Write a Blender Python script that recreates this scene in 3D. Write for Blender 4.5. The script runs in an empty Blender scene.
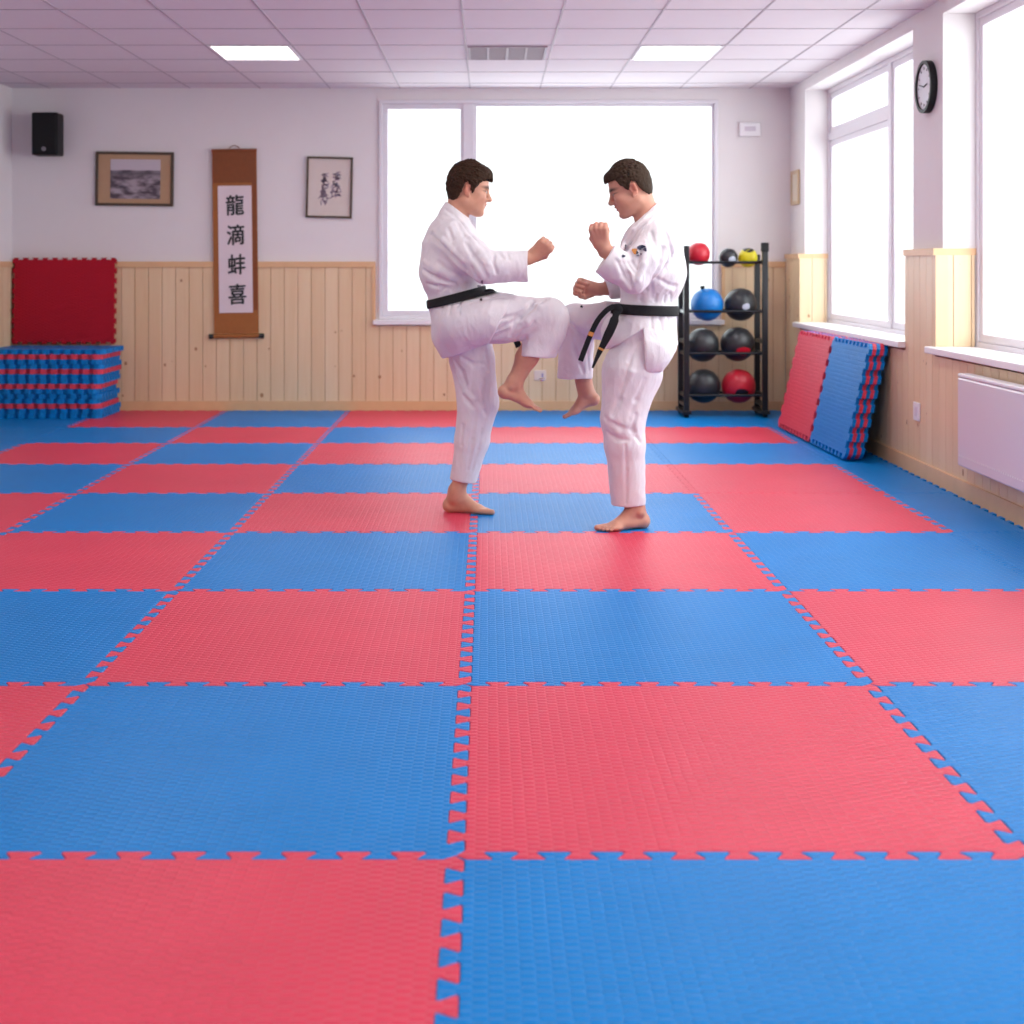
import bpy, bmesh, math, random
import numpy as np
from mathutils import Vector, Matrix, noise as mnoise
SC = bpy.context.scene
COL = SC.collection
FPX = 1400.0; CX, CY, CH = 488.0, 266.0, 1.2      # focal length, vanishing point, eye height
def tag(o, label=None, cat=None, group=None, kind=None):
    if label: o['label'] = label
    if cat: o['category'] = cat
    if group: o['group'] = group
    if kind: o['kind'] = kind
    return o
# ------------------------------------------------------------------ materials
def lin(r, g, b):
    f = lambda c: (c/255/12.92) if c/255 <= .04045 else ((c/255+.055)/1.055)**2.4
    return (f(r), f(g), f(b), 1)
def new_mat(name):
    m = bpy.data.materials.new(name); m.use_nodes = True
    nt = m.node_tree; b = nt.nodes['Principled BSDF']
    return m, nt, b
def plain(name, col, rough=.5, metal=0, spec=.5, emit=None, es=0):
    m, nt, b = new_mat(name)
    b.inputs['Base Color'].default_value = col
    b.inputs['Roughness'].default_value = rough
    b.inputs['Metallic'].default_value = metal
    b.inputs['Specular IOR Level'].default_value = spec
    if emit:
        b.inputs['Emission Color'].default_value = emit; b.inputs['Emission Strength'].default_value = es
    return m
def N(nt, typ, **kw):
    n = nt.nodes.new(typ)
    for k, v in kw.items():
        if k.startswith('i_'):
            key = k[2:]; key = int(key) if key.isdigit() else key.replace('_', ' ')
            n.inputs[key].default_value = v
        else: setattr(n, k, v)
    return n
def L(nt, a, b): nt.links.new(a, b)
def math_(nt, op, a, b=None, c=None):
    n = nt.nodes.new('ShaderNodeMath'); n.operation = op
    for i, v in enumerate((a, b, c)):
        if v is None: continue
        if isinstance(v, (int, float)): n.inputs[i].default_value = v
        else: nt.links.new(v, n.inputs[i])
    return n.outputs[0]
def noisy(name, col, rough=.6, scale=40, var=.06, bump=.0, bscale=200, spec=.4, sheen=0):
    m, nt, b = new_mat(name)
    tc = N(nt, 'ShaderNodeTexCoord')
    nz = N(nt, 'ShaderNodeTexNoise', i_Scale=scale, i_Detail=3); L(nt, tc.outputs['Object'], nz.inputs['Vector'])
    mx = N(nt, 'ShaderNodeMix', data_type='RGBA')
    mx.inputs[6].default_value = tuple(c*(1-var) for c in col[:3])+(1,)
    mx.inputs[7].default_value = tuple(min(1, c*(1+var)) for c in col[:3])+(1,)
    L(nt, nz.outputs[0], mx.inputs[0]); L(nt, mx.outputs[2], b.inputs['Base Color'])
    b.inputs['Roughness'].default_value = rough; b.inputs['Specular IOR Level'].default_value = spec
    b.inputs['Sheen Weight'].default_value = sheen
    if bump:
        n2 = N(nt, 'ShaderNodeTexNoise', i_Scale=bscale, i_Detail=2); L(nt, tc.outputs['Object'], n2.inputs['Vector'])
        bp = N(nt, 'ShaderNodeBump', i_Strength=bump, i_Distance=.004)
        L(nt, n2.outputs[0], bp.inputs['Height']); L(nt, bp.outputs[0], b.inputs['Normal'])
    return m
def foam(name, col, spec=.35, rough=.5):
    """EVA foam with the pressed woven relief"""
    m, nt, b = new_mat(name)
    tc = N(nt, 'ShaderNodeTexCoord'); sp = N(nt, 'ShaderNodeSeparateXYZ'); L(nt, tc.outputs['Object'], sp.inputs[0])
    s = 1/.027
    x = math_(nt, 'MULTIPLY', sp.outputs[0], s); y = math_(nt, 'MULTIPLY', sp.outputs[1], s*1.1)
    fx = math_(nt, 'FLOOR', x); odd = math_(nt, 'PINGPONG', fx, 1.0)
    y2 = math_(nt, 'ADD', y, math_(nt, 'MULTIPLY', odd, .5))
    u = math_(nt, 'FRACT', x); v = math_(nt, 'FRACT', y2)
    hv = math_(nt, 'SMOOTH_MIN', math_(nt, 'MULTIPLY', v, 1.2), math_(nt, 'MULTIPLY', math_(nt, 'SUBTRACT', 1, v), 4), .3)
    hu = math_(nt, 'SMOOTH_MIN', math_(nt, 'MULTIPLY', math_(nt, 'PINGPONG', u, .5), 5), .8, .3)
    h = math_(nt, 'MULTIPLY', hv, math_(nt, 'ADD', .5, math_(nt, 'MULTIPLY', hu, .5)))
    nz = N(nt, 'ShaderNodeTexNoise', i_Scale=260, i_Detail=2); L(nt, tc.outputs['Object'], nz.inputs['Vector'])
    h2 = math_(nt, 'ADD', h, math_(nt, 'MULTIPLY', nz.outputs[0], .18))
    bp = N(nt, 'ShaderNodeBump', i_Strength=.95, i_Distance=.0038)
    L(nt, h2, bp.inputs['Height']); L(nt, bp.outputs[0], b.inputs['Normal'])
    nb = N(nt, 'ShaderNodeTexNoise', i_Scale=3, i_Detail=4)
    L(nt, N(nt, 'ShaderNodeNewGeometry').outputs['Position'], nb.inputs['Vector'])
    mx = N(nt, 'ShaderNodeMix', data_type='RGBA')
    mx.inputs[6].default_value = tuple(c*.9 for c in col[:3])+(1,)
    mx.inputs[7].default_value = tuple(min(1, c*1.1) for c in col[:3])+(1,)
    L(nt, nb.outputs[0], mx.inputs[0]); L(nt, mx.outputs[2], b.inputs['Base Color'])
    b.inputs['Roughness'].default_value = rough; b.inputs['Specular IOR Level'].default_value = spec
    return m
def pine(name, base, dark):
    """knotty pine tongue and groove, boards run vertically"""
    m, nt, b = new_mat(name)
    g = N(nt, 'ShaderNodeNewGeometry'); sp = N(nt, 'ShaderNodeSeparateXYZ'); L(nt, g.outputs['Position'], sp.inputs[0])
    u = math_(nt, 'ADD', sp.outputs[0], sp.outputs[1])
    bid = math_(nt, 'FLOOR', math_(nt, 'DIVIDE', u, .113))
    cb = N(nt, 'ShaderNodeCombineXYZ')
    L(nt, math_(nt, 'MULTIPLY', u, 30), cb.inputs[0]); L(nt, math_(nt, 'MULTIPLY', sp.outputs[2], 1.6), cb.inputs[1]); L(nt, bid, cb.inputs[2])
    gr = N(nt, 'ShaderNodeTexNoise', i_Scale=1.0, i_Detail=4, i_Distortion=.6); L(nt, cb.outputs[0], gr.inputs['Vector'])
    wn = N(nt, 'ShaderNodeTexWhiteNoise', noise_dimensions='1D'); L(nt, bid, wn.inputs['W'])
    mx = N(nt, 'ShaderNodeMix', data_type='RGBA'); mx.inputs[6].default_value = base; mx.inputs[7].default_value = dark
    f = math_(nt, 'ADD', math_(nt, 'MULTIPLY', gr.outputs[0], .55), math_(nt, 'MULTIPLY', wn.outputs[0], .45))
    f = math_(nt, 'SUBTRACT', f, .1)
    L(nt, f, mx.inputs[0])
    ck = N(nt, 'ShaderNodeCombineXYZ'); L(nt, math_(nt, 'MULTIPLY', u, 9), ck.inputs[0]); L(nt, math_(nt, 'MULTIPLY', sp.outputs[2], 7), ck.inputs[1])
    vo = N(nt, 'ShaderNodeTexVoronoi', i_Scale=1.0); L(nt, ck.outputs[0], vo.inputs['Vector'])
    csep = N(nt, 'ShaderNodeSeparateColor'); L(nt, vo.outputs['Color'], csep.inputs[0])
    rad = math_(nt, 'MULTIPLY', csep.outputs[0], .15)
    k = math_(nt, 'MULTIPLY', math_(nt, 'LESS_THAN', vo.outputs['Distance'], rad), math_(nt, 'GREATER_THAN', csep.outputs[1], .45))
    mk = N(nt, 'ShaderNodeMix', data_type='RGBA'); mk.inputs[7].default_value = lin(150, 92, 52)
    L(nt, math_(nt, 'MULTIPLY', k, .75), mk.inputs[0]); L(nt, mx.outputs[2], mk.inputs[6]); L(nt, mk.outputs[2], b.inputs['Base Color'])
    b.inputs['Roughness'].default_value = .42; b.inputs['Specular IOR Level'].default_value = .4
    return m
M = {}
M['plaster'] = noisy('plaster', (.76, .72, .72, 1), .85, 6, .02, .15, 90)
M['ceiling'] = noisy('ceiling_tile', (.72, .66, .69, 1), .9, 9, .02, .3, 160)
M['grid'] = plain('ceiling_grid', (.42, .36, .40, 1), .6)
M['white_paint'] = noisy('white_paint', (.82, .80, .82, 1), .4, 8, .015)
M['frame_grey'] = noisy('window_frame_paint', (.74, .71, .75, 1), .4, 8, .015)
M['pine'] = pine('knotty_pine', lin(233, 209, 174), lin(214, 177, 134))
M['pine_trim'] = noisy('pine_trim', lin(222, 180, 136), .45, 12, .08)
M['subfloor'] = plain('subfloor', (.03, .03, .035, 1), .8)
M['blue'] = foam('blue_foam', (.0, .20, .58, 1), .19, .40)
M['red'] = foam('red_foam', (.68, .057, .104, 1), .20, .40)
M['dark_red'] = foam('crimson_foam', (.43, .008, .025, 1), .2, .7)
M['black'] = plain('black_plastic', (.005, .005, .006, 1), .5, spec=.25)
M['steel'] = plain('black_steel', (.012, .013, .016, 1), .35, .3)
M['belt'] = noisy('black_cotton', (.012, .012, .014, 1), .75, 60, .3, .5, 300, .25)
M['gold'] = noisy('gold_thread', lin(205, 140, 70), .5, 200, .2)
M['lamp'] = plain('lamp_diffuser', (.9, .9, .9, 1), .5, emit=(1, .98, .94, 1), es=3)
M['vent'] = plain('vent_grey', (.33, .26, .30, 1), .6)
M['vent_dark'] = plain('vent_dark', (.16, .13, .15, 1), .7)
M['radiator'] = plain('radiator_enamel', (.70, .64, .70, 1), .35)
M['silk'] = noisy('bronze_silk', lin(158, 98, 48), .6, 30, .12, .2, 300)
M['silk_dark'] = noisy('brown_silk', lin(128, 70, 34), .6, 30, .12, .2, 300)
M['paper'] = noisy('rice_paper', lin(222, 208, 212), .8, 20, .03)
M['ink'] = plain('ink', (.012, .018, .02, 1), .7)
M['ink_grey'] = plain('purple_grey_ink', lin(148, 132, 150), .7)
M['mount_tan'] = noisy('tan_mount', lin(182, 148, 116), .8, 20, .05)
M['mount_cream'] = noisy('cream_mount', lin(212, 200, 192), .8, 20, .03)
M['frame_wood'] = plain('dark_frame', lin(74, 60, 46), .5)
M['beige'] = plain('beige_frame', lin(200, 176, 140), .5)
# frosted window glass: lets the white sky through, scatters a little
def glass():
    m, nt, b = new_mat('frosted_glass'); nt.nodes.remove(b)
    out = nt.nodes['Material Output']
    t = N(nt, 'ShaderNodeBsdfTransparent', i_Color=(.96, .985, .985, 1)); tr = N(nt, 'ShaderNodeBsdfTranslucent', i_Color=(.9, .93, .94, 1))
    gl = N(nt, 'ShaderNodeBsdfGlossy', i_Roughness=.35)
    a = N(nt, 'ShaderNodeMixShader', i_0=.12); c = N(nt, 'ShaderNodeMixShader', i_0=.03)
    L(nt, t.outputs[0], a.inputs[1]); L(nt, tr.outputs[0], a.inputs[2]); L(nt, a.outputs[0], c.inputs[1]); L(nt, gl.outputs[0], c.inputs[2])
    L(nt, c.outputs[0], out.inputs[0]); return m
M['glass'] = glass()
# ------------------------------------------------------------------ mesh helpers
class MB:
    def __init__(s): s.v = []; s.f = []; s.m = []
    def add(s, vs, fs, mi=0):
        o = len(s.v); s.v += [tuple(v) for v in vs]; s.f += [tuple(i+o for i in f) for f in fs]; s.m += [mi]*len(fs); return s
    def box(s, x0, x1, y0, y1, z0, z1, mi=0):
        return s.add([(x0,y0,z0),(x1,y0,z0),(x1,y1,z0),(x0,y1,z0),(x0,y0,z1),(x1,y0,z1),(x1,y1,z1),(x0,y1,z1)],
              [(3,2,1,0),(4,5,6,7),(0,1,5,4),(1,2,6,5),(2,3,7,6),(3,0,4,7)], mi)
    def tube(s, p, q, r, r2=None, n=16, mi=0, cap=True):
        p = Vector(p); q = Vector(q); r2 = r if r2 is None else r2
        d = (q-p).normalized(); a = d.orthogonal().normalized(); b = d.cross(a)
        vs = []
        for c, rr in ((p, r), (q, r2)):
            for i in range(n):
                t = 2*math.pi*i/n; vs.append(c+a*rr*math.cos(t)+b*rr*math.sin(t))
        fs = [(i, (i+1) % n, n+(i+1) % n, n+i) for i in range(n)]
        if cap: fs += [tuple(range(n-1, -1, -1)), tuple(range(n, 2*n))]
        return s.add(vs, fs, mi)
    def prism(s, poly, z0, z1, chamfer=0, mi=0):
        """poly CCW in xy"""
        n = len(poly)
        def inset(d):
            out = []
            for i in range(n):
                a = Vector(poly[i-1]); b = Vector(poly[i]); c = Vector(poly[(i+1) % n])
                e1 = (b-a).normalized(); e2 = (c-b).normalized()
                n1 = Vector((-e1.y, e1.x)); n2 = Vector((-e2.y, e2.x)); mm = n1+n2
                k = mm.length
                mm = n1 if k < .3 else mm/(k*k)*2
                out.append(b+mm*d)
            return out
        rings = []
        for ins, z in (((chamfer, z1), (.0, z1-chamfer), (0, z0)) if chamfer else ((0, z1), (0, z0))):
            pp = inset(ins+.0006); rings.append([(p.x, p.y, z) for p in pp])
        vs = [v for r in rings for v in r]
        fs = [tuple(range(n))]
        for k in range(len(rings)-1):
            fs += [((k+1)*n+i, (k+1)*n+(i+1) % n, k*n+(i+1) % n, k*n+i) for i in range(n)]
        k = len(rings)-1; fs.append(tuple(k*n+i for i in range(n-1, -1, -1)))
        return s.add(vs, fs, mi)
    def sphere(s, c, r, nu=32, nv=20, sc=(1,1,1), mi=0):
        vs = [(c[0], c[1], c[2]+r*sc[2])]
        for j in range(1, nv):
            t = math.pi*j/nv
            for i in range(nu):
                p = 2*math.pi*i/nu; vs.append((c[0]+r*sc[0]*math.sin(t)*math.cos(p), c[1]+r*sc[1]*math.sin(t)*math.sin(p), c[2]+r*sc[2]*math.cos(t)))
        vs.append((c[0], c[1], c[2]-r*sc[2])); e = len(vs)-1
        fs = [(0, 1+i, 1+(i+1) % nu) for i in range(nu)]
        for j in range(nv-2):
            fs += [(1+j*nu+i, 1+(j+1)*nu+i, 1+(j+1)*nu+(i+1) % nu, 1+j*nu+(i+1) % nu) for i in range(nu)]
        fs += [(e, 1+(nv-2)*nu+(i+1) % nu, 1+(nv-2)*nu+i) for i in range(nu)]
        return s.add(vs, fs, mi)
    def build(s, name, mats, parent=None, loc=(0,0,0), smooth=False, bevel=0, rot=None):
        """vertices are in the space of `loc`"""
        me = bpy.data.meshes.new(name); me.from_pydata(s.v, [], s.f); me.validate()
        for m in (mats if isinstance(mats, (list, tuple)) else [mats]): me.materials.append(m)
        if len(me.polygons) == len(s.m):
            me.polygons.foreach_set('material_index', s.m)
        me.polygons.foreach_set('use_smooth', [smooth]*len(me.polygons)); me.update()
        o = bpy.data.objects.new(name, me); COL.objects.link(o); o.location = loc
        if rot: o.rotation_euler = rot
        if parent: o.parent = parent
        if bevel:
            b = o.modifiers.new('bevel', 'BEVEL'); b.width = bevel; b.segments = 2; b.limit_method = 'ANGLE'; b.angle_limit = .7
        return o
def empty(name, loc, rot=(0,0,0)):
    o = bpy.data.objects.new(name, None); COL.objects.link(o); o.location = loc; o.rotation_euler = rot; o.empty_display_size = .1; return o
def structure(name, mb, mat, **kw): return tag(mb.build(name, mat, **kw), kind='structure')
# ------------------------------------------------------------------ room
XL, XR, YB, YF, ZC = -3.97, 2.52, 11.67, -2.2, 2.683
WX = XR-.045                                        # face of the right wainscot
structure('floor', MB().box(XL-.3, XR+.5, YF-.3, YB+.3, -.2, -.0265), M['subfloor'])
structure('ceiling', MB().box(XL-.3, XR+.5, YF-.3, YB+.3, ZC, ZC+.2), M['ceiling'])
gm = MB()
for k in range(-7, 6):
    x = -.15+.583*k
    if XL < x < XR: gm.box(x-.0055, x+.0055, YF, YB, ZC-.003, ZC+.001)
for k in range(-18, 4):
    y = 9.39+.65*k
    if YF < y < YB-.1: gm.box(XL, XR, y-.0055, y+.0055, ZC-.0028, ZC+.001)
structure('trim_1', gm, M['grid'])
# back wall, window opening
bx0, bx1, bz0, bz1 = (379-CX)/120, (718-CX)/120, .755, CH+166/120
w = MB()
w.box(XL-.3, bx0, YB, YB+.3, -.1, ZC+.1); w.box(bx1, XR+.5, YB, YB+.3, -.1, ZC+.1)
w.box(bx0, bx1, YB, YB+.3, -.1, bz0); w.box(bx0, bx1, YB, YB+.3, bz1, ZC+.1)
structure('wall_back', w, M['plaster'])
structure('wall_left', MB().box(XL-.3, XL, YF, YB, -.1, ZC+.1), M['plaster'])
structure('wall_front', MB().box(XL-.3, XR+.5, YF-.3, YF, -.1, ZC+.1), M['plaster'])
# right wall with windows
RW = [(8.30, 11.13), (4.95, 7.754), (1.55, 4.40), (-1.80, 1.0)]  # the pair nearest the camera is unseen, put in for its light
wz0, wz1 = .745, 2.60
w = MB(); edges = [YB] + [v for a, b in RW for v in (b, a)] + [YF]
for i in range(0, len(edges), 2): w.box(XR, XR+.4, edges[i+1], edges[i], -.1, ZC+.1)
for a, b in RW:
    w.box(XR, XR+.4, a, b, -.1, wz0); w.box(XR, XR+.4, a, b, wz1, ZC+.1)
structure('wall_right', w, M['plaster'])
# wainscots
WT, WTR = 1.225, 1.29
def boards(mb, u0, u1, z0, z1, f):
    k = math.floor(u0/.113)
    while k*.113 < u1:
        a = max(u0, k*.113+.0022); b = min(u1, (k+1)*.113-.0022)
        if b-a > .004: f(mb, a, b, z0, z1)
        k += 1
tb = MB()
fb = lambda m, a, b, z0, z1: m.box(a, b, YB-.018, YB-.001, z0, z1)
bk = MB()
for a, b, zt in ((XL, bx0-.03, WT), (bx0-.03, bx1+.03, .70), (bx1+.03, WX, WT)):
    boards(tb, a, b, .07, zt, fb); bk.box(a, b, YB-.010, YB-.0005, .05, zt)
structure('trim_2', tb, M['pine']); structure('trim_3', bk, plain('pine_groove', lin(186, 142, 98), .7))
m = MB()
m.box(XL, bx0-.055, YB-.03, YB, WT-.035, WT+.012); m.box(bx1+.055, WX, YB-.03, YB, WT-.035, WT+.012)
m.box(bx0-.055, bx0-.028, YB-.03, YB, .70, WT+.012); m.box(bx1+.028, bx1+.055, YB-.03, YB, .70, WT+.012)
structure('trim_4', m, M['pine_trim'])
structure('baseboard_back', MB().box(XL, WX, YB-.032, YB-.001, -.026, .075), M['pine_trim'])
tl = MB(); boards(tl, -1, YB-.035, .07, WT, lambda m, a, b, z0, z1: m.box(XL+.001, XL+.018, a, b, z0, z1))
structure('trim_5', tl, M['pine'])
structure('trim_6', MB().box(XL, XL+.03, -1, YB-.035, WT-.035, WT+.012), M['pine_trim'])
structure('baseboard_left', MB().box(XL+.001, XL+.032, YF+.01, YB-.035, -.026, .075), M['pine_trim'])
# right wall: panelling below sills + up the piers and round into the reveals
tr = MB(); tt = MB(); tk = MB()
fr = lambda m, a, b, z0, z1: m.box(WX, XR-.022, a, b, z0, z1)
piers = [(11.13, YB-.035), (7.754, 8.30), (4.40, 4.95), (1.0, 1.55)]
for a, b in RW: boards(tr, a, b, .07, .70, fr)
for a, b in piers:
    boards(tr, a, b, .07, WTR-.03, fr); tk.box(WX+.012, XR, a, b, .05, WTR-.03)
    tt.box(WX-.012, XR+.19, a-.012, b+(.012 if b < 11.4 else 0), WTR-.03, WTR+.008)
    # boards lining both reveals
    for yy, s in ((a, -1), (b, 1)):
        if s > 0 and b > 11.4: continue
        k = WX
        while k < XR+.16:
            e = min(k+.1, XR+.175)
            y0, y1 = sorted((yy+s*.0, yy-s*.014)); y0 -= (.014 if s < 0 else -.014); y1 -= (.014 if s < 0 else -.014)
            tr.box(k, e-.004, y0, y1, wz0+.009, WTR-.03); k += .1
for a, b in RW: tk.box(WX+.012, XR, a, b, .05, .70)
tk.box(WX+.012, XR, YF, -1.8, .05, WTR); boards(tr, YF, -1.8, .07, WTR-.03, fr)
structure('trim_7', tr, M['pine']); structure('trim_8', tt, M['pine_trim']); structure('trim_9', tk, bpy.data.materials['pine_groove'])
structure('baseboard_right', MB().box(WX-.014, XR-.02, YF+.01, YB-.035, -.026, .085), M['pine_trim'])
# back window
wr = empty('window_1', ((bx0+bx1)/2, YB, bz0)); tag(wr, kind='structure')
def wchild(mb, name, mat, root, bevel=.004):
    o = mb.build(name, mat, bevel=bevel); o.parent = root; o.matrix_parent_inverse = Matrix.Translation(-root.location); return o
fy0, fy1 = YB-.01, YB+.08
def rect_frame(m, x0, x1, z0, z1, t, y0, y1):
    m.box(x0, x1, y0, y1, z1-t, z1); m.box(x0, x1, y0, y1, z0, z0+t); m.box(x0, x0+t, y0, y1, z0+t, z1-t); m.box(x1-t, x1, y0, y1, z0+t, z1-t)
pxx = lambda p: (p-CX)/120
m = MB(); rect_frame(m, bx0, bx1, bz0, bz1, .03, YB-.02, YB+.12)
m.box(pxx(463)+.0, pxx(474), fy0, fy1+.03, bz0+.03, bz1-.03); wchild(m, 'window_frame', M['frame_grey'], wr)
m = MB(); rect_frame(m, bx0+.03, pxx(463)+.025, bz0+.03, bz1-.03, .045, fy0+.02, fy1); wchild(m, 'sash', M['frame_grey'], wr)
m = MB(); rect_frame(m, pxx(474), bx1-.03, bz0+.03, bz1-.03, .022, fy0+.02, fy1); wchild(m, 'sash', M['frame_grey'], wr)
wchild(MB().box(bx0+.06, pxx(463)-.03, YB+.05, YB+.056, bz0+.05, bz1-.05), 'pane', M['glass'], wr, 0)
wchild(MB().box(pxx(474)+.01, bx1-.04, YB+.05, YB+.056, bz0+.04, bz1-.04), 'pane', M['glass'], wr, 0)
wchild(MB().box(bx0-.045, bx1+.045, YB-.07, YB+.02, bz0-.042, bz0-.002), 'window_sill', M['white_paint'], wr)
# side windows
GX = 2.70
for i, (a, b) in enumerate(RW):
    wr = empty('window_%d' % (i+2), (GX, (a+b)/2, wz0)); tag(wr, kind='structure')
    mid = 9.42 if i == 0 else (a+b)/2
    def rf(m, y0, y1, z0, z1, t, x0, x1):
        m.box(x0, x1, y0, y1, z1-t, z1); m.box(x0, x1, y0, y1, z0, z0+t); m.box(x0, x1, y0, y0+t, z0+t, z1-t); m.box(x0, x1, y1-t, y1, z0+t, z1-t)
    m = MB(); rf(m, a, b, wz0, wz1, .035, GX, GX+.1)
    if i == 0: m.box(GX, GX+.1, mid-.035, mid+.035, wz0+.035, wz1-.035); m.box(GX, GX+.1, mid+.035, b-.035, 2.19, 2.25)
    if i > 0: m.box(GX, GX+.1, a+.62, a+.69, wz0+.035, wz1-.035)
    wchild(m, 'window_frame', M['frame_grey'], wr)
    secs = [(mid+.035, b-.035, wz0+.035, 2.19), (mid+.035, b-.035, 2.25, wz1-.035), (a+.035, mid-.035, wz0+.035, wz1-.035)] if i == 0 else \
           [(a+.69, b-.035, wz0+.035, wz1-.035), (a+.035, a+.62, wz0+.035, wz1-.035)]
    for y0, y1, z0, z1 in secs:
        m = MB(); rf(m, y0, y1, z0, z1, .045, GX+.012, GX+.08); wchild(m, 'sash', M['frame_grey'], wr)
        wchild(MB().box(GX+.045, GX+.051, y0+.03, y1-.03, z0+.03, z1-.03), 'pane', M['glass'], wr, 0)
    wchild(MB().box(WX-.045, GX+.01, a+.002, b+.05, wz0-.03, wz0+.008), 'window_sill', M['white_paint'], wr, .006)
# ------------------------------------------------------------------ interlocking mats
TA = .019
def seam(p, q, phase=0, pitch=.11, amp=TA, f=.010):
    """jigsaw line from p to q (2D), both ends on the centre line, excludes q"""
    p = Vector(p); q = Vector(q); Lg = (q-p).length; d = (q-p)/Lg; nrm = Vector((-d.y, d.x))
    mg = amp*2.1; n = max(2, round((Lg-2*mg)/pitch)); P = (Lg-2*mg)/n; pts = [(0, 0), (amp*.9, -amp*.7), (amp*1.3, -amp)]; w_ = P/2; r = .005
    for i in range(n):
        c = mg+P*(i+.5)
        for s, v in ((c-w_/2+f-r, -amp), (c-w_/2+f-.001, -amp+r), (c-w_/2-f+.001, amp-r), (c-w_/2-f+r, amp),
                     (c+w_/2+f-r, amp), (c+w_/2+f-.001, amp-r), (c+w_/2-f+.001, -amp+r), (c+w_/2-f+r, -amp)):
            pts.append((s, v))
    pts += [(Lg-amp*1.3, -amp), (Lg-amp*.9, -amp*.7)]
    return [p+d*s+nrm*v for s, v in pts]
Xs = [-3.93, -3.14, -2.178, -1.158, -.067, 1.094, 2.09, 2.455]
Ys = [.55, 1.69, 2.852, 4.022, 5.185, 6.316, 7.40, 8.485, 9.49, 10.43, YB-.045]
SH, SV = {}, {}
for j, y in enumerate(Ys):
    for i in range(len(Xs)-1): SH[i, j] = seam((Xs[i], y), (Xs[i+1], y))
for i, x in enumerate(Xs):
    for j in range(len(Ys)-1): SV[i, j] = seam((x, Ys[j]), (x, Ys[j+1]))
# colours: rows from the camera, columns from the left wall
COLR = {0: 'bbrbrbb', 1: 'brbrbrb', 2: 'bbrbrbb', 3: 'brbrbrb', 4: 'bbrbrbb', 5: 'brbrbrb', 6: 'bbrbrrb', 7: 'brbrbbb', 8: 'bbrbrrb', 9: 'brbrbbb'}
# fix-ups read from the photograph (row index = Ys index)
ROWS = {0: 'bbrbrbb', 1: 'bbrrbrb', 2: 'bbrbrbb', 3: 'brbrbrb', 4: 'bbrbrbb', 5: 'brbrbrb', 6: 'bbrbrrb', 7: 'brbrbbb', 8: 'bbrbrrb', 9: 'brbrbbb'}
ordc = ['leftmost edge column', 'second column from left', 'third column from left', 'column left of centre seam', 'column right of centre seam', 'second column right of centre seam', 'border strip along the right wall']
ordr = ['nearest row', 'nearest row', 'second row from the camera', 'third row from the camera', 'fourth row from the camera', 'row under the kickers', 'row just behind the kickers', 'fourth row from the back wall', 'third row from the back wall', 'second row from the back wall', 'row against the back wall']
rown = {1: 'nearest row at the bottom edge', 2: 'second row from the camera', 3: 'third row from the camera', 4: 'fourth row from the camera', 5: 'fifth row from the camera', 6: 'fourth row from the back wall', 7: 'third row from the back wall', 8: 'second row from the back wall', 9: 'row touching the back wall'}
for j in range(1, len(Ys)-1):
    for i in range(len(Xs)-1):
        c = ROWS[j][i]
        yn = Ys[j]
        # skip what the photo cannot show
        if yn > 0:
            pl, pr = CX+FPX*Xs[i]/Ys[j+1], CX+FPX*Xs[i+1]/Ys[j+1]
            if pr < -250 or CX+FPX*Xs[i]/Ys[j+1] > 1270: continue
        poly = SH[i, j] + SV[i+1, j] + [SH_p for SH_p in ([Vector((Xs[i+1], Ys[j+1]))] + SH[i, j+1][:0:-1])] + [Vector((Xs[i], Ys[j+1]))] + SV[i, j][:0:-1]
        ox, oy = (Xs[i]+Xs[i+1])/2, (Ys[j]+Ys[j+1])/2
        poly = [(p.x-ox, p.y-oy) for p in poly]
        o = MB().prism(poly, -.0255, 0, .0022).build('foam_floor_mat', M['blue' if c == 'b' else 'red'], loc=(ox, oy, 0))
        tag(o, '%s foam floor mat, %s, %s' % ('blue' if c == 'b' else 'red', rown[j], ordc[i]), 'floor mat', 'interlocking foam floor mats')
# near half row visible at the picture's lower edge is row 1 (y 1.69..2.85)
# single loose mats --------------------------------------------------------------
def mat_mesh(wd, ln, th, name, mat, amp=.016):
    c = [(-wd/2, -ln/2), (wd/2, -ln/2), (wd/2, ln/2), (-wd/2, ln/2)]
    poly = []
    for k in range(4): poly += seam(c[k], c[(k+1) % 4], pitch=.085, amp=amp, f=.006)
    return MB().prism([(p.x, p.y) for p in poly], 0, th, .002).build(name, mat)
# stack of mats in the left corner
random.seed(4)
seq = 'bbrbbbrbbrbbrb'          # bottom .. top
ordn = ['lowest', 'second lowest', 'third from the bottom', 'fourth from the bottom', 'fifth from the bottom', 'sixth from the bottom', 'seventh from the bottom',
        'seventh from the top', 'sixth from the top', 'fifth from the top', 'fourth from the top', 'third from the top', 'second from the top', 'topmost']
pb = mat_mesh(.90, .56, .0380, 'foam_mat', M['blue']); pr_ = mat_mesh(.90, .56, .0380, 'foam_mat', M['red'])
ub = ur = False
jit = [0, .015, -.01, -.03, .0, -.045, -.02, .01, .0, .02, .025, .0, .01, .05]
for k, c in enumerate(seq):
    if c == 'b': o = pb if not ub else pb.copy(); first = not ub; ub = True
    else: o = pr_ if not ur else pr_.copy(); first = not ur; ur = True
    if not first: COL.objects.link(o)
    o.location = (-3.505+jit[k]*.6, 11.305+jit[k]*.1-.01, .0005+k*.0388)
    o.rotation_euler = (0, 0, random.uniform(-.012, .012))
    tag(o, '%s foam mat, %s in the pile in the left corner' % ('blue' if c == 'b' else 'red', ordn[k]), 'foam mat', 'foam mats piled in the left corner')
rm = mat_mesh(.845, .70, .022, 'foam_mat', M['dark_red'], .008)
rm.location = (-3.51, 11.612, .5475+.363); rm.rotation_euler = (math.pi/2-.035, 0, 0)
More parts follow.
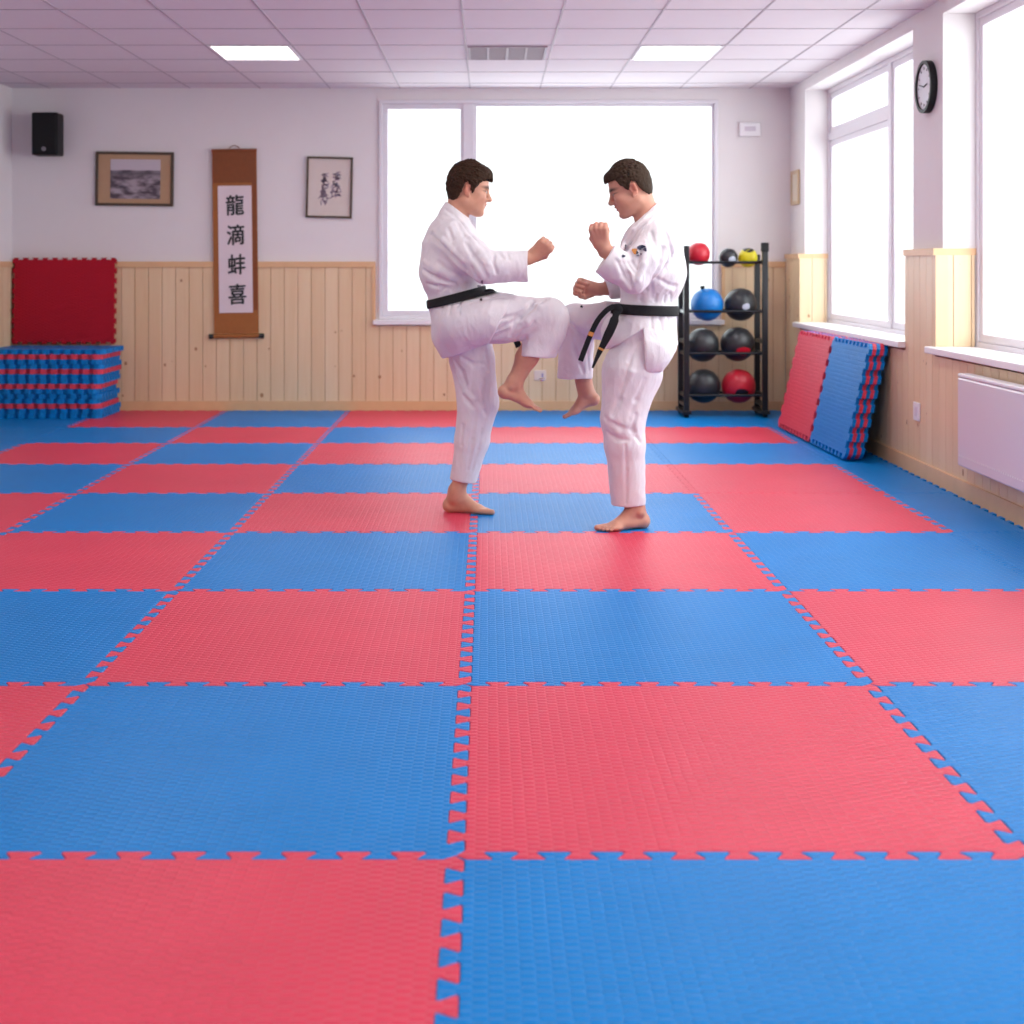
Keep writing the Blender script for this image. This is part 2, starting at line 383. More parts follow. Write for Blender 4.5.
tag(rm, 'crimson foam mat standing upright on the left corner pile against the wall', 'foam mat')
# mats leaning on the right wall under the window
lean = math.radians(13.0); yaw = math.radians(1.3)
def leaning(nm, y_mid, wd, idx, col, label):
    o = mat_mesh(.70, wd, .022, 'foam_mat', col)
    # local x -> up the slope, local y -> along wall, local z -> away from wall (towards room)
    th = lean
    up = Vector((math.sin(th), 0, math.cos(th))); along = Vector((0, 1, 0)); out = Vector((-math.cos(th), 0, math.sin(th)))
    # right handed: x=up, y=along, z = up x along
    z = up.cross(along)
    R_ = Matrix((up, along, z)).transposed().to_4x4()
    base = Vector((2.235+idx*.0292/math.cos(th), y_mid, .0285)) if False else Vector((2.183+idx*.0236, y_mid, .006))
    T = Matrix.Translation(Vector((2.3, 9.4, 0))) @ Matrix.Rotation(yaw, 4, 'Z') @ Matrix.Translation(-Vector((2.3, 9.4, 0)))
    o.matrix_world = T @ Matrix.Translation(base+up*.368) @ R_
    tag(o, label, 'foam mat', 'foam mats leaning on the right wall')
nl = ['front mat of the leaning row', 'second mat behind the front', 'middle mat', 'second mat from the wall', 'mat nearest the wall']
for k, c in enumerate('brbrb'):
    leaning('m', 9.005, .82, k, M['blue' if c == 'b' else 'red'], '%s foam mat leaning under the side window, right-hand pile, %s' % ('blue' if c == 'b' else 'red', nl[k]))
for k, c in enumerate('rbrbr'):
    leaning('m', 9.90, .90, k, M['blue' if c == 'b' else 'red'], '%s foam mat leaning under the side window, left-hand pile, %s' % ('blue' if c == 'b' else 'red', nl[k]))
# ------------------------------------------------------------------ wall fittings
# loudspeaker
sx0, sx1, sz0, sz1 = -3.73, -3.515, CH+111/122.5, CH+154/122.5
r = empty('loudspeaker', ((sx0+sx1)/2, YB, (sz0+sz1)/2)); tag(r, 'black box loudspeaker mounted high on the back wall at the left', 'loudspeaker')
wchild(MB().box(sx0, sx1, YB-.24, YB-.06, sz0, sz1), 'cabinet', M['black'], r, .015)
wchild(MB().box(sx0+.015, sx1-.015, YB-.252, YB-.241, sz0+.02, sz1-.02), 'grille', noisy('grille', (.006,.006,.007,1), .8, 300, .5, .6, 500), r, .006)
wchild(MB().tube(((sx0+sx1)/2, YB-.262, sz0+.05), ((sx0+sx1)/2, YB-.253, sz0+.05), .018), 'badge', plain('badge', (.25,.25,.27,1), .3, .8), r, 0)
wchild(MB().box((sx0+sx1)/2-.03, (sx0+sx1)/2+.03, YB-.062, YB+.002, (sz0+sz1)/2-.06, (sz0+sz1)/2+.06), 'bracket', M['black'], r, .003)
def picture(name, label, px0, px1, py0, py1, rot, fw, frame, mount, pic, art=None, cat='picture'):
    cx, cz = pxx((px0+px1)/2), CH-((py0+py1)/2-CY)/120; W_, H_ = (px1-px0)/240, (py1-py0)/240
    r = empty(name, (cx, YB, cz), (0, rot, 0)); tag(r, label, cat)
    def ch(mb, n, mat, bev=0):
        o = mb.build(n, mat, bevel=bev); o.parent = r; return o
    m = MB(); m.box(-W_, W_, -.028, -.001, H_-fw, H_); m.box(-W_, W_, -.028, -.001, -H_, -H_+fw)
    m.box(-W_, -W_+fw, -.028, -.001, -H_+fw, H_-fw); m.box(W_-fw, W_, -.028, -.001, -H_+fw, H_-fw)
    ch(m, 'picture_frame', frame, .003)
    ch(MB().box(-W_+fw-.002, W_-fw+.002, -.014, -.003, -H_+fw-.002, H_-fw+.002), 'mount', mount)
    if pic: ch(MB().box(pic[0]*W_, pic[1]*W_, -.0165, -.0142, pic[2]*H_, pic[3]*H_), 'photo_print', art)
    return r, W_, H_, ch
def landscape_mat():
    m, nt, b = new_mat('old_landscape_print')
    tc = N(nt, 'ShaderNodeTexCoord'); sp = N(nt, 'ShaderNodeSeparateXYZ'); L(nt, tc.outputs['Object'], sp.inputs[0])
    x, z = sp.outputs[0], sp.outputs[2]
    mp = N(nt, 'ShaderNodeMapping'); mp.inputs['Scale'].default_value = (5, 1, 13); mp.inputs['Rotation'].default_value = (0, .35, 0)
    L(nt, tc.outputs['Object'], mp.inputs[0])
    nz = N(nt, 'ShaderNodeTexNoise', i_Scale=1.6, i_Detail=5); L(nt, mp.outputs[0], nz.inputs['Vector'])
    cr = N(nt, 'ShaderNodeValToRGB'); cr.color_ramp.elements[0].position = .4; cr.color_ramp.elements[0].color = lin(78, 66, 76)
    cr.color_ramp.elements[1].position = .62; cr.color_ramp.elements[1].color = lin(168, 156, 164); L(nt, nz.outputs[0], cr.inputs[0])
    # dark tree line just under the sky
    band = math_(nt, 'SUBTRACT', 1, math_(nt, 'MULTIPLY', math_(nt, 'ABSOLUTE', math_(nt, 'SUBTRACT', z, .045)), 28))
    band = math_(nt, 'MAXIMUM', band, 0)
    mb_ = N(nt, 'ShaderNodeMix', data_type='RGBA'); mb_.inputs[7].default_value = lin(84, 76, 84)
    L(nt, math_(nt, 'MULTIPLY', band, .8), mb_.inputs[0]); L(nt, cr.outputs[0], mb_.inputs[6])
    sky = math_(nt, 'GREATER_THAN', math_(nt, 'ADD', z, math_(nt, 'MULTIPLY', nz.outputs[0], .012)), .078)
    ms = N(nt, 'ShaderNodeMix', data_type='RGBA'); ms.inputs[7].default_value = lin(196, 186, 194)
    L(nt, sky, ms.inputs[0]); L(nt, mb_.outputs[2], ms.inputs[6]); L(nt, ms.outputs[2], b.inputs['Base Color'])
    b.inputs['Roughness'].default_value = .6; return m
picture('framed_photograph', 'dark framed black-and-white landscape print with a wide tan mount', 96, 174, 152, 206, .012, .022, M['frame_wood'], M['mount_tan'], (-.62, .66, -.74, .72), landscape_mat())
def stroke(mb, pts, wd, y):
    """brush stroke polyline in xz, flat ribbon; pts with optional width"""
    n = len(pts); left = []; right = []
    for i in range(n):
        a = Vector(pts[max(0, i-1)]); b = Vector(pts[min(n-1, i+1)]); d = (b-a).normalized() if (b-a).length else Vector((1, 0)); nn = Vector((-d.y, d.x))
        w_ = wd*(1.0 if i == 0 else .55+.45*math.sin(math.pi*i/n+.6))
        p = Vector(pts[i]); left.append(p+nn*w_); right.append(p-nn*w_)
    vs = [(p.x, y, p.y) for p in left+right]; vs += [(v[0], y+.0008, v[2]) for v in vs]
    fs = [(i, i+1, n+i+1, n+i) for i in range(n-1)]; fs += [(2*n+i, 3*n+i, 3*n+i+1, 2*n+i+1) for i in range(n-1)]
    fs += [(i, 2*n+i, 2*n+i+1, i+1) for i in range(n-1)] + [(n+i, n+i+1, 3*n+i+1, 3*n+i) for i in range(n-1)]
    mb.add(vs, fs)
r2, W_, H_, ch = picture('framed_calligraphy', 'narrow dark framed sheet with two columns of purple-grey brush writing', 306.5, 352.5, 157, 218, .022, .017, M['frame_wood'], M['mount_cream'], None)
random.seed(11); m = MB()
for cx_, top, bot in ((-.045, .10, -.115), (.05, .11, -.075)):
    z = top
    while z > bot:
        for q in range(8):
            x0 = cx_+random.uniform(-.03, .02); zz = z+random.uniform(-.016, .016)
            dx, dz = random.choice([(.035, .006), (.03, -.018), (-.022, -.026), (.004, -.034), (.025, .012)])
            stroke(m, [(x0, zz), (x0+dx*.5+.003, zz+dz*.5), (x0+dx, zz+dz)], .0042, -.0158)
        z -= .034
ch(m, 'brush_writing', M['ink_grey'])
# hanging scroll
sc = empty('hanging_scroll', (pxx(236), YB, CH-(243-CY)/120), (0, -.012, 0)); tag(sc, 'tall bronze silk hanging scroll with four black brush characters', 'scroll')
def sch(mb, n, mat, bev=0, par=sc):
    o = mb.build(n, mat, bevel=bev); o.parent = par; return o
sch(MB().box(-.185, .185, -.036, -.031, -.755, .765), 'silk_backing', M['silk'])
sch(MB().box(-.180, .180, -.0385, -.0362, .50, .765), 'top_silk', M['silk_dark'])
sch(MB().box(.145, .180, -.0385, -.0362, -.56, .50), 'side_silk', M['silk_dark'])
pp = sch(MB().box(-.139, .140, -.041, -.0362, -.58, .475), 'paper_sheet', M['paper'])
sch(MB().tube((-.215, -.036, -.775), (.215, -.036, -.775), .017), 'bottom_roller', M['silk'])
sch(MB().tube((-.228, -.036, -.775), (-.19, -.036, -.775), .02), 'roller_knob', M['ink']); sch(MB().tube((.19, -.036, -.775), (.228, -.036, -.775), .02), 'roller_knob', M['ink'])
sch(MB().tube((-.188, -.034, .77), (.188, -.034, .77), .012), 'top_rod', M['silk_dark'])
m = MB(); pts = [(-.05, .775), (-.03, .80), (0, .812), (.03, .80), (.05, .775)]
for a, b in zip(pts, pts[1:]): m.tube((a[0], -.03, a[1]), (b[0], -.03, b[1]), .0035, n=8)
sch(m, 'hanging_cord', M['silk_dark'])
for k, chh in enumerate('龍滴蚌喜'):
    cu = bpy.data.curves.new('glyph', 'FONT'); cu.body = chh; cu.size = .185; cu.extrude = .0007; cu.align_x = 'CENTER'; cu.align_y = 'CENTER'; cu.shear = .06
    to = bpy.data.objects.new('tmp', cu); COL.objects.link(to); bpy.context.view_layer.update()
    me = bpy.data.meshes.new_from_object(to.evaluated_get(bpy.context.evaluated_depsgraph_get())); bpy.data.objects.remove(to)
    # centre the glyph on its own box
    co = np.array([v.co[:] for v in me.vertices]); mid = (co.min(0)+co.max(0))/2 if len(co) else (0, 0, 0)
    sx_ = .145/max(co[:, 0].max()-co[:, 0].min(), 1e-3); sz_ = .165/max(co[:, 1].max()-co[:, 1].min(), 1e-3)
    for v in me.vertices: v.co = ((v.co.x-mid[0])*sx_, -(v.co.z), (v.co.y-mid[1])*sz_)
    b_ = bmesh.new()
    for dx_, dz_ in ((0, 0), (.0035, 0), (-.0035, 0), (0, .0028), (0, -.0028), (.0025, .002), (-.0025, -.002)):     # brush weight
        mt_ = me.copy(); mt_.transform(Matrix.Translation((dx_, (dx_+dz_*1.7)*.02, dz_))); b_.from_mesh(mt_); bpy.data.meshes.remove(mt_)
    b_.to_mesh(me); b_.free()
    me.materials.clear(); me.materials.append(M['ink'])
    o = bpy.data.objects.new('brush_character', me); COL.objects.link(o); o.parent = sc; o.location = (.003+.003*k, -.0425, .315-.247*k); o.rotation_euler = (0, -.05, 0)
# pale box on back wall, right of window
bz = CH+137/120; r = empty('alarm_box', (pxx(749), YB, bz)); tag(r, 'small pale plastic box high on back wall right of the window', 'wall box')
wchild(MB().box(pxx(739), pxx(760), YB-.035, YB+.002, bz-.065, bz+.055), 'housing', M['white_paint'], r, .008)
wchild(MB().box(pxx(744), pxx(755), YB-.0372, YB-.0352, bz-.02, bz+.02), 'label_plate', plain('pale_label', lin(206, 198, 208), .5), r)
# little note with a mark behind the kickers' feet
r = empty('wall_outlet', (pxx(540), YB-.02, CH-(375-CY)/120)); tag(r, 'small pale wall socket on pine boards seen between the raised feet', 'socket')
wchild(MB().box(pxx(534), pxx(546), YB-.028, YB-.0185, CH-114/120, CH-104/120), 'plate', plain('pale_plate', lin(226, 208, 196), .5), r, .003)
wchild(MB().box(pxx(541.5), pxx(543), YB-.0295, YB-.0282, CH-111/120, CH-107/120), 'slot', plain('slot_violet', lin(140, 128, 178), .5), r)
# small beige frame on right wall
r = empty('small_frame', (XR, 11.44, 1.84)); tag(r, 'small beige framed card on the far right wall beside the window', 'frame')
m = MB(); 
for a in ((11.3, 11.33), (11.55, 11.58)): m.box(XR-.02, XR-.001, a[0], a[1], 1.70, 1.98)
m.box(XR-.02, XR-.001, 11.33, 11.55, 1.70, 1.73); m.box(XR-.02, XR-.001, 11.33, 11.55, 1.95, 1.98); wchild(m, 'picture_frame', M['beige'], r, .003)
wchild(MB().box(XR-.012, XR-.003, 11.33, 11.55, 1.73, 1.95), 'card', plain('card', lin(216, 204, 184), .7), r)
# clock
cy_, cz_ = 7.99, 2.222
r = empty('wall_clock', (XR, cy_, cz_)); tag(r, 'round black-rimmed wall clock high on the pier between the windows', 'clock')
def ring(m, R0, R1, x0, x1, n=48):
    vs = []
    for x, R in ((x0, R0), (x0, R1), (x1, R1), (x1, R0)):
        for i in range(n): t = 2*math.pi*i/n; vs.append((x, cy_+R*math.cos(t), cz_+R*math.sin(t)))
    m.add(vs, [(k*n+i, k*n+(i+1) % n, ((k+1) % 4)*n+(i+1) % n, ((k+1) % 4)*n+i) for k in range(4) for i in range(n)])
m = MB(); ring(m, .130, .150, XR-.040, XR-.002); wchild(m, 'rim', M['black'], r, 0)
wchild(MB().tube((XR-.03, cy_, cz_), (XR-.004, cy_, cz_), .132, n=48), 'dial', plain('clock_dial', (.66, .66, .70, 1), .5), r, 0)
for k in range(12):
    m = MB(); t = k*math.pi/6; c, s = math.cos(t), math.sin(t); R0, R1 = .098, .112
    p = Vector((XR-.0312, cy_+R0*s, cz_+R0*c)); q = Vector((XR-.0312, cy_+R1*s, cz_+R1*c)); m.tube(p, q, .0028, n=6); wchild(m, 'hour_mark', M['black'], r, 0)
wchild(MB().tube((XR-.033, cy_, cz_), (XR-.033, cy_-.055, cz_+.012), .0035, n=6), 'hour_hand', M['black'], r, 0)
wchild(MB().tube((XR-.035, cy_, cz_), (XR-.035, cy_+.085, cz_+.02), .0025, n=6), 'minute_hand', M['black'], r, 0)
# wall socket
r = empty('wall_socket', (WX, 8.06, .36)); tag(r, 'white wall socket on the pine panelling left of the radiator', 'socket')
wchild(MB().box(WX-.012, WX-.0005, 8.06-.055, 8.06+.055, .31, .415), 'plate', M['white_paint'], r, .004)
wchild(MB().box(WX-.0145, WX-.0122, 8.06-.02, 8.06+.02, .335, .39), 'socket_insert', M['radiator'], r, .003)
# radiator
rx, ry0, ry1, rz0, rz1 = WX-.085, 5.35, 7.13, .185, .655
r = empty('radiator', (WX, (ry0+ry1)/2, rz0)); tag(r, 'long pale panel radiator on the right wall under the near window', 'radiator')
wchild(MB().box(rx, rx+.02, ry0, ry1, rz0, rz1-.02), 'front_panel', M['radiator'], r, .01)
wchild(MB().box(rx+.045, rx+.06, ry0+.01, ry1-.01, rz0+.01, rz1-.03), 'rear_panel', M['radiator'], r, .005)
m = MB(); m.box(rx+.002, rx+.066, ry0, ry1, rz1-.018, rz1); wchild(m, 'top_grille', M['white_paint'], r, .004)
for yy in (ry1-.006, ry0): wchild(MB().box(rx+.02, rx+.063, yy, yy+.006, rz0+.02, rz1-.02), 'side_cover', M['radiator'], r, 0)
m = MB()
for k in range(60): m.box(rx-.0012, rx+.001, ry0+.03+k*.029, ry0+.045+k*.029, rz0+.05, rz0+.058)
wchild(m, 'perforated_line', M['white_paint'], r, 0)
for yy in (ry0+.2, ry1-.2): wchild(MB().box(rx+.055, WX+.002, yy-.02, yy+.02, rz0+.08, rz1-.08), 'wall_bracket', M['radiator'], r, 0)
# ceiling lights and vent
lights = [(-1.90, 9.39), (1.015, 9.39), (-1.90, 5.49), (1.015, 5.49), (-1.90, 1.59), (1.015, 1.59)]  # all but the far pair have no panel, only added fill light
for k, (x, y) in enumerate(lights[:2]):
    r = empty('ceiling_light', (x+.29, y+.32, ZC)); tag(r, 'square recessed ceiling light panel, the %s one' % ('left' if k == 0 else 'right'), 'ceiling light', 'recessed ceiling light panels')
    m = MB(); x0, x1, y0, y1 = x+.012, x+.571, y+.0, y+.65
    m.box(x0, x1, y0, y0+.02, ZC-.008, ZC-.0); m.box(x0, x1, y1-.02, y1, ZC-.008, ZC-.0); m.box(x0, x0+.02, y0+.02, y1-.02, ZC-.008, ZC-.0); m.box(x1-.02, x1, y0+.02, y1-.02, ZC-.008, ZC)
    wchild(m, 'frame', M['white_paint'], r, 0); wchild(MB().box(x0+.02, x1-.02, y0+.02, y1-.02, ZC-.006, ZC-.001), 'diffuser', M['lamp'], r, 0)
x0, x1, y0, y1 = -.138, .402, 9.43, 10.0
r = empty('ceiling_vent', (.1, 9.7, ZC)); tag(r, 'grey slotted air vent in the ceiling between the two lights', 'vent')
m = MB(); m.box(x0, x1, y0, y0+.02, ZC-.012, ZC); m.box(x0, x1, y1-.02, y1, ZC-.012, ZC)
for k in range(5): xx = x0+(x1-x0-.016)*k/4; m.box(xx, xx+.016, y0+.02, y1-.02, ZC-.012, ZC)
wchild(m, 'frame', M['vent'], r, 0); wchild(MB().box(x0+.01, x1-.01, y0+.01, y1-.01, ZC-.004, ZC-.0005), 'backing', M['vent_dark'], r, 0)
m = MB()
for k in range(22): yy = y0+.03+k*.0235; m.box(x0+.016, x1-.016, yy, yy+.011, ZC-.009, ZC-.006)
wchild(m, 'louvres', M['vent'], r, 0)
# ------------------------------------------------------------------ ball rack
RY = 11.24; S_ = FPX/RY
rxx = lambda p: (p-CX)/S_
rzz = lambda p: CH-(p-CY)/S_
xl, xr_ = rxx(683.5), rxx(761)
rk = empty('ball_rack', ((xl+xr_)/2, RY, 0)); tag(rk, 'black steel four-tier ball rack standing by the back wall', 'rack')
DY = .15
for x, zt in ((xl, rzz(246)), (xr_, rzz(252))):
    m = MB()
    for yy in (RY-.16, RY+.16): m.box(x-.022, x+.022, yy-.02, yy+.02, .05, zt if yy < RY else zt-.02)
    for z in (.10, rzz(262)-.0, .6): m.box(x-.018, x+.018, RY-.14, RY+.14, z-.015, z+.015)
    wchild(m, 'side_frame', M['steel'], rk, .003)
    wchild(MB().box(x-.035, x+.035, RY-.2, RY+.2, .028, .055), 'foot', M['steel'], rk, .004)
    for yy in (RY-.17, RY+.17):
        wchild(MB().tube((x-.016, yy, .0275), (x+.016, yy, .0275), .0265), 'caster', M['black'], rk, 0)
wchild(MB().box(xr_-.028, xr_+.028, RY-.185, RY-.13, rzz(252), rzz(243)), 'post_cap', M['black'], rk, .006)
rows = [(254, 11.3, .072), (303.5, 16.6, .125), (342, 17.2, .125), (385.5, 17.3, .125)]
balls = [  # px, py, r px, material key, label, row
 (698.5, 254, 11.6, 'red', 'small red medicine ball at left of the top tier', 0), (728.3, 255.5, 9.5, 'logo', 'small black ball between red and yellow balls on top tier', 0), (747.8, 255.5, 9.6, 'yellow', 'small yellow and black ball at right of the top tier', 0),
 (707, 304.5, 16.4, 'blue', 'blue ball with a dark valve knot on second tier', 1), (740.5, 301.5, 16.4, 'logo', 'black ball with white mark on the second tier right', 1),
 (702.5, 345, 16.8, 'black', 'plain dark ball on the third tier left', 2), (737.5, 340, 17.2, 'patchr', 'black ball with a red patch on the third tier right', 2),
 (703.5, 386, 17.0, 'black', 'plain dark ball on the bottom tier left', 3), (738.5, 387, 17.0, 'redk', 'red ball with a black patch on the bottom tier right', 3)]
def ball_mat(kind):
    base = {'red': (.52, .012, .03, 1), 'redk': (.50, .01, .03, 1), 'logo': (.018, .018, .022, 1), 'patchr': (.018, .018, .022, 1), 'black': (.022, .023, .027, 1), 'yellow': (.68, .58, .008, 1), 'blue': (.005, .17, .52, 1)}[kind]
    m, nt, b = new_mat('ball_'+kind); b.inputs['Roughness'].default_value = .38
    tc = N(nt, 'ShaderNodeTexCoord'); nz = N(nt, 'ShaderNodeTexNoise', i_Scale=14, i_Detail=2); L(nt, tc.outputs['Object'], nz.inputs['Vector'])
    sp = N(nt, 'ShaderNodeSeparateXYZ'); L(nt, tc.outputs['Object'], sp.inputs[0]); x, y, z = sp.outputs
    patch = {'red': None, 'black': None, 'blue': None,
      'redk': (lin(28, 10, 18), .005, -.042, .052, .030), 'logo': (lin(170, 175, 190), .022, -.012, .028, .026),
      'patchr': (lin(190, 20, 45), .028, -.052, .058, .034), 'yellow': (lin(20, 20, 20), .0, .07, .045, .03)}[kind]
    mx = N(nt, 'ShaderNodeMix', data_type='RGBA'); mx.inputs[6].default_value = base; L(nt, mx.outputs[2], b.inputs['Base Color'])
    if patch:
        col, px_, pz_, rx_, rz_ = patch; mx.inputs[7].default_value = col
        ex = math_(nt, 'DIVIDE', math_(nt, 'SUBTRACT', x, px_), rx_); ez = math_(nt, 'DIVIDE', math_(nt, 'SUBTRACT', z, pz_), rz_)
        d = math_(nt, 'ADD', math_(nt, 'MULTIPLY', ex, ex), math_(nt, 'MULTIPLY', ez, ez))
        d = math_(nt, 'ADD', d, math_(nt, 'MULTIPLY', math_(nt, 'SUBTRACT', nz.outputs[0], .5), 2.2 if kind == 'logo' else .8))
        L(nt, math_(nt, 'MULTIPLY', math_(nt, 'LESS_THAN', d, 1), math_(nt, 'LESS_THAN', y, 0)), mx.inputs[0])
    else: mx.inputs[0].default_value = 0
    vo = N(nt, 'ShaderNodeTexVoronoi', i_Scale=90); L(nt, tc.outputs['Object'], vo.inputs['Vector'])
    bp = N(nt, 'ShaderNodeBump', i_Strength=.25, i_Distance=.002); L(nt, vo.outputs[0], bp.inputs['Height']); L(nt, bp.outputs[0], b.inputs['Normal'])
    return m
bm_ = {}
rail_z = {}
for (px, py, rp, kind, label, row) in balls:
    R0 = rp/S_; rr = .011; dy = .080 if row == 0 else .134
    # all balls of a tier rest on the same two rails
    dz = math.sqrt(max((R0+rr+.001)**2-dy**2, 1e-4))
    if row not in rail_z: rail_z[row] = rzz(py)-dz
    z = rail_z[row]+dz
    if kind not in bm_: bm_[kind] = ball_mat(kind)
    m = MB().sphere((0, 0, 0), R0)
    # moulded seam groove
    o = m.build('exercise_ball', bm_[kind], loc=(rxx(px), RY, z), smooth=True)
    tag(o, label, 'ball', 'balls on the rack')
    mm = MB(); n = 40
    vs = []; 
    for i in range(n):
        t = 2*math.pi*i/n
        for j in range(6): u = 2*math.pi*j/6; q = R0+.0005+.0022*math.cos(u); vs.append((q*math.cos(t), .0022*math.sin(u), q*math.sin(t)))
    mm.add(vs, [(i*6+j, i*6+(j+1) % 6, ((i+1) % n)*6+(j+1) % 6, ((i+1) % n)*6+j) for i in range(n) for j in range(6)])
    s_ = mm.build('seam', bm_[kind], smooth=True); s_.parent = o; s_.rotation_euler = (.5, .3, .9)
    if kind == 'blue':
        kn = MB().tube((-.035, -.01, R0-.012), (-.04, -.01, R0+.018), .016, .02).build('valve_knot', M['black'], smooth=True); kn.parent = o
for row, z in rail_z.items():
    dy = .080 if row == 0 else .134
    for s in (-1, 1):
        wchild(MB().tube((xl, RY+s*dy, z), (xr_, RY+s*dy, z), .011), 'rail', M['steel'], rk, 0)
    for x in (xl, xr_): wchild(MB().box(x-.012, x+.012, RY-.15, RY+.15, z-.014, z+.010), 'rail_bracket', M['steel'], rk, 0)
# ------------------------------------------------------------------ people: signed distance sculpting
BIG = .08
class Field:
    """distance field on a regular grid over lo..hi"""
    def __init__(s, lo, hi, h):
        s.lo = np.array(lo, np.float32); s.h = h; s.n = np.ceil((np.array(hi)-np.array(lo))/h).astype(int)+1
        s.d = np.full(s.n, BIG, np.float32)
    def sub(s, lo, hi, m):
        a = np.clip(np.floor((np.array(lo)-m-s.lo)/s.h).astype(int), 0, s.n); b = np.clip(np.ceil((np.array(hi)+m-s.lo)/s.h).astype(int)+1, 0, s.n)
        if (b-a).min() <= 0: return None, None
        ax = [(np.arange(a[i], b[i])*s.h+s.lo[i]).astype(np.float32) for i in range(3)]
        return tuple(slice(a[i], b[i]) for i in range(3)), (ax[0][:, None, None], ax[1][None, :, None], ax[2][None, None, :])
    def put(s, sl, v, k, op='add'):
        o = s.d[sl]
        if op == 'add':
            if k > 0: hh = np.maximum(k-np.abs(o-v), 0)/k; r = np.minimum(o, v)-hh*hh*k*.25
            else: r = np.minimum(o, v)
        elif op == 'cut':
            v = -v
            if k > 0: hh = np.maximum(k-np.abs(o-v), 0)/k; r = np.maximum(o, v)+hh*hh*k*.25
            else: r = np.maximum(o, v)
        s.d[sl] = np.clip(r, -BIG, BIG)
    def cone(s, a, b, ra, rb, k=.02, ys=1, op='add', ax=None):
        """round cone a->b; ys stretches it sideways (world Y, or along unit axis `ax`)"""
        a = np.array(a, float); b = np.array(b, float); R = max(ra, rb)*max(1, ys)
        lo = np.minimum(a, b)-R; hi = np.maximum(a, b)+R
        sl, (X, Y, Z) = s.sub(lo, hi, k+.02)
        if sl is None: return
        px, py, pz = X-a[0], Y-a[1], Z-a[2]; d = b-a
        if ys != 1:
            if ax is None: ax = np.array([0, 1, 0.])
            ax = np.array(ax, float); ax /= np.linalg.norm(ax)
            t = (px*ax[0]+py*ax[1]+pz*ax[2])*(1/ys-1)
            px = px+t*ax[0]; py = py+t*ax[1]; pz = pz+t*ax[2]
            d = d+ax*np.dot(d, ax)*(1/ys-1)
        dd = max(float(np.dot(d, d)), 1e-9)
        t = np.clip((px*d[0]+py*d[1]+pz*d[2])/dd, 0, 1)
        # quick round cone: tapering capsule
        v = np.sqrt((px-t*d[0])**2+(py-t*d[1])**2+(pz-t*d[2])**2)-(ra+(rb-ra)*t)
        s.put(sl, v.astype(np.float32), k, op)
    def ell(s, c, r, k=.02, rot=None, op='add'):
        c = np.array(c, float); r = np.array(r, float); R = r.max()
        sl, g = s.sub(c-R, c+R, k+.01)
        if sl is None: return
        X, Y, Z = g[0]-c[0], g[1]-c[1], g[2]-c[2]
        if rot is not None:
            rot = np.array(rot); q = [X*rot[0, i]+Y*rot[1, i]+Z*rot[2, i] for i in range(3)]
        else: q = [X, Y, Z]
        a = np.sqrt((q[0]/r[0])**2+(q[1]/r[1])**2+(q[2]/r[2])**2); b = np.sqrt((q[0]/r[0]**2)**2+(q[1]/r[1]**2)**2+(q[2]/r[2]**2)**2)
        v = a*(a-1)/np.maximum(b, 1e-6)
        s.put(sl, np.clip(v, -BIG, BIG).astype(np.float32), k, op)
    def grid(s): 
        ax = [(np.arange(s.n[i])*s.h+s.lo[i]).astype(np.float32) for i in range(3)]
        return ax[0][:, None, None], ax[1][None, :, None], ax[2][None, None, :]
    def plane(s, p, n, k=.004, region=None):
        """keep the side n points away from (remove where (x-p).n > 0); region=(lo,hi) limits it"""
        n = np.array(n, float); n /= np.linalg.norm(n)
        if region: sl, (X, Y, Z) = s.sub(region[0], region[1], 0)
        else: sl = (slice(None),)*3; X, Y, Z = s.grid()
        v = (X-p[0])*n[0]+(Y-p[1])*n[1]+(Z-p[2])*n[2]
        o = s.d[sl]; hh = np.maximum(k-np.abs(o-v), 0)/k
        s.d[sl] = np.clip(np.maximum(o, v)+hh*hh*k*.25, -BIG, BIG)
    def near_y(s, x, z, y1=None):
        """first surface seen from the camera side at world x,z"""
        i = int(round((x-s.lo[0])/s.h)); k = int(round((z-s.lo[2])/s.h))
        if not (0 <= i < s.n[0] and 0 <= k < s.n[2]): return None
        c = s.d[i, :, k]; w_ = np.nonzero(c < 0)[0]
        if len(w_) == 0: return None
        j = w_[0]; 
        t = c[j]/(c[j]-c[j-1]) if j > 0 else 0
        return s.lo[1]+(j-t)*s.h
    def mesh(s):
        d = s.d.copy()
        for ax in range(3):                       # always closed at the border
            i0 = [slice(None)]*3; i0[ax] = 0; d[tuple(i0)] = BIG; i0[ax] = -1; d[tuple(i0)] = BIG
        neg = d < 0; c = np.zeros(tuple(s.n-1), np.int8)
        for i in (0, 1):
            for j in (0, 1):
                for k in (0, 1): c += neg[i:s.n[0]-1+i, j:s.n[1]-1+j, k:s.n[2]-1+k]
        act = np.argwhere((c > 0) & (c < 8)); idx = np.full(c.shape, -1, np.int32); idx[tuple(act.T)] = np.arange(len(act))
        acc = np.zeros((len(act), 3)); cnt = np.zeros(len(act))
        for ax in range(3):
            o1, o2 = [q for q in range(3) if q != ax]
            for i in (0, 1):
                for j in (0, 1):
                    a = act.copy(); a[:, o1] += i; a[:, o2] += j; b = a.copy(); b[:, ax] += 1
                    va = d[tuple(a.T)]; vb = d[tuple(b.T)]; m = (va < 0) != (vb < 0)
                    t = np.where(m, va/np.where(m, va-vb, 1), 0)
                    p = a.astype(float); p[:, ax] += t
                    acc[m] += p[m]; cnt[m] += 1
        v = acc/cnt[:, None]*s.h+s.lo
        F = []
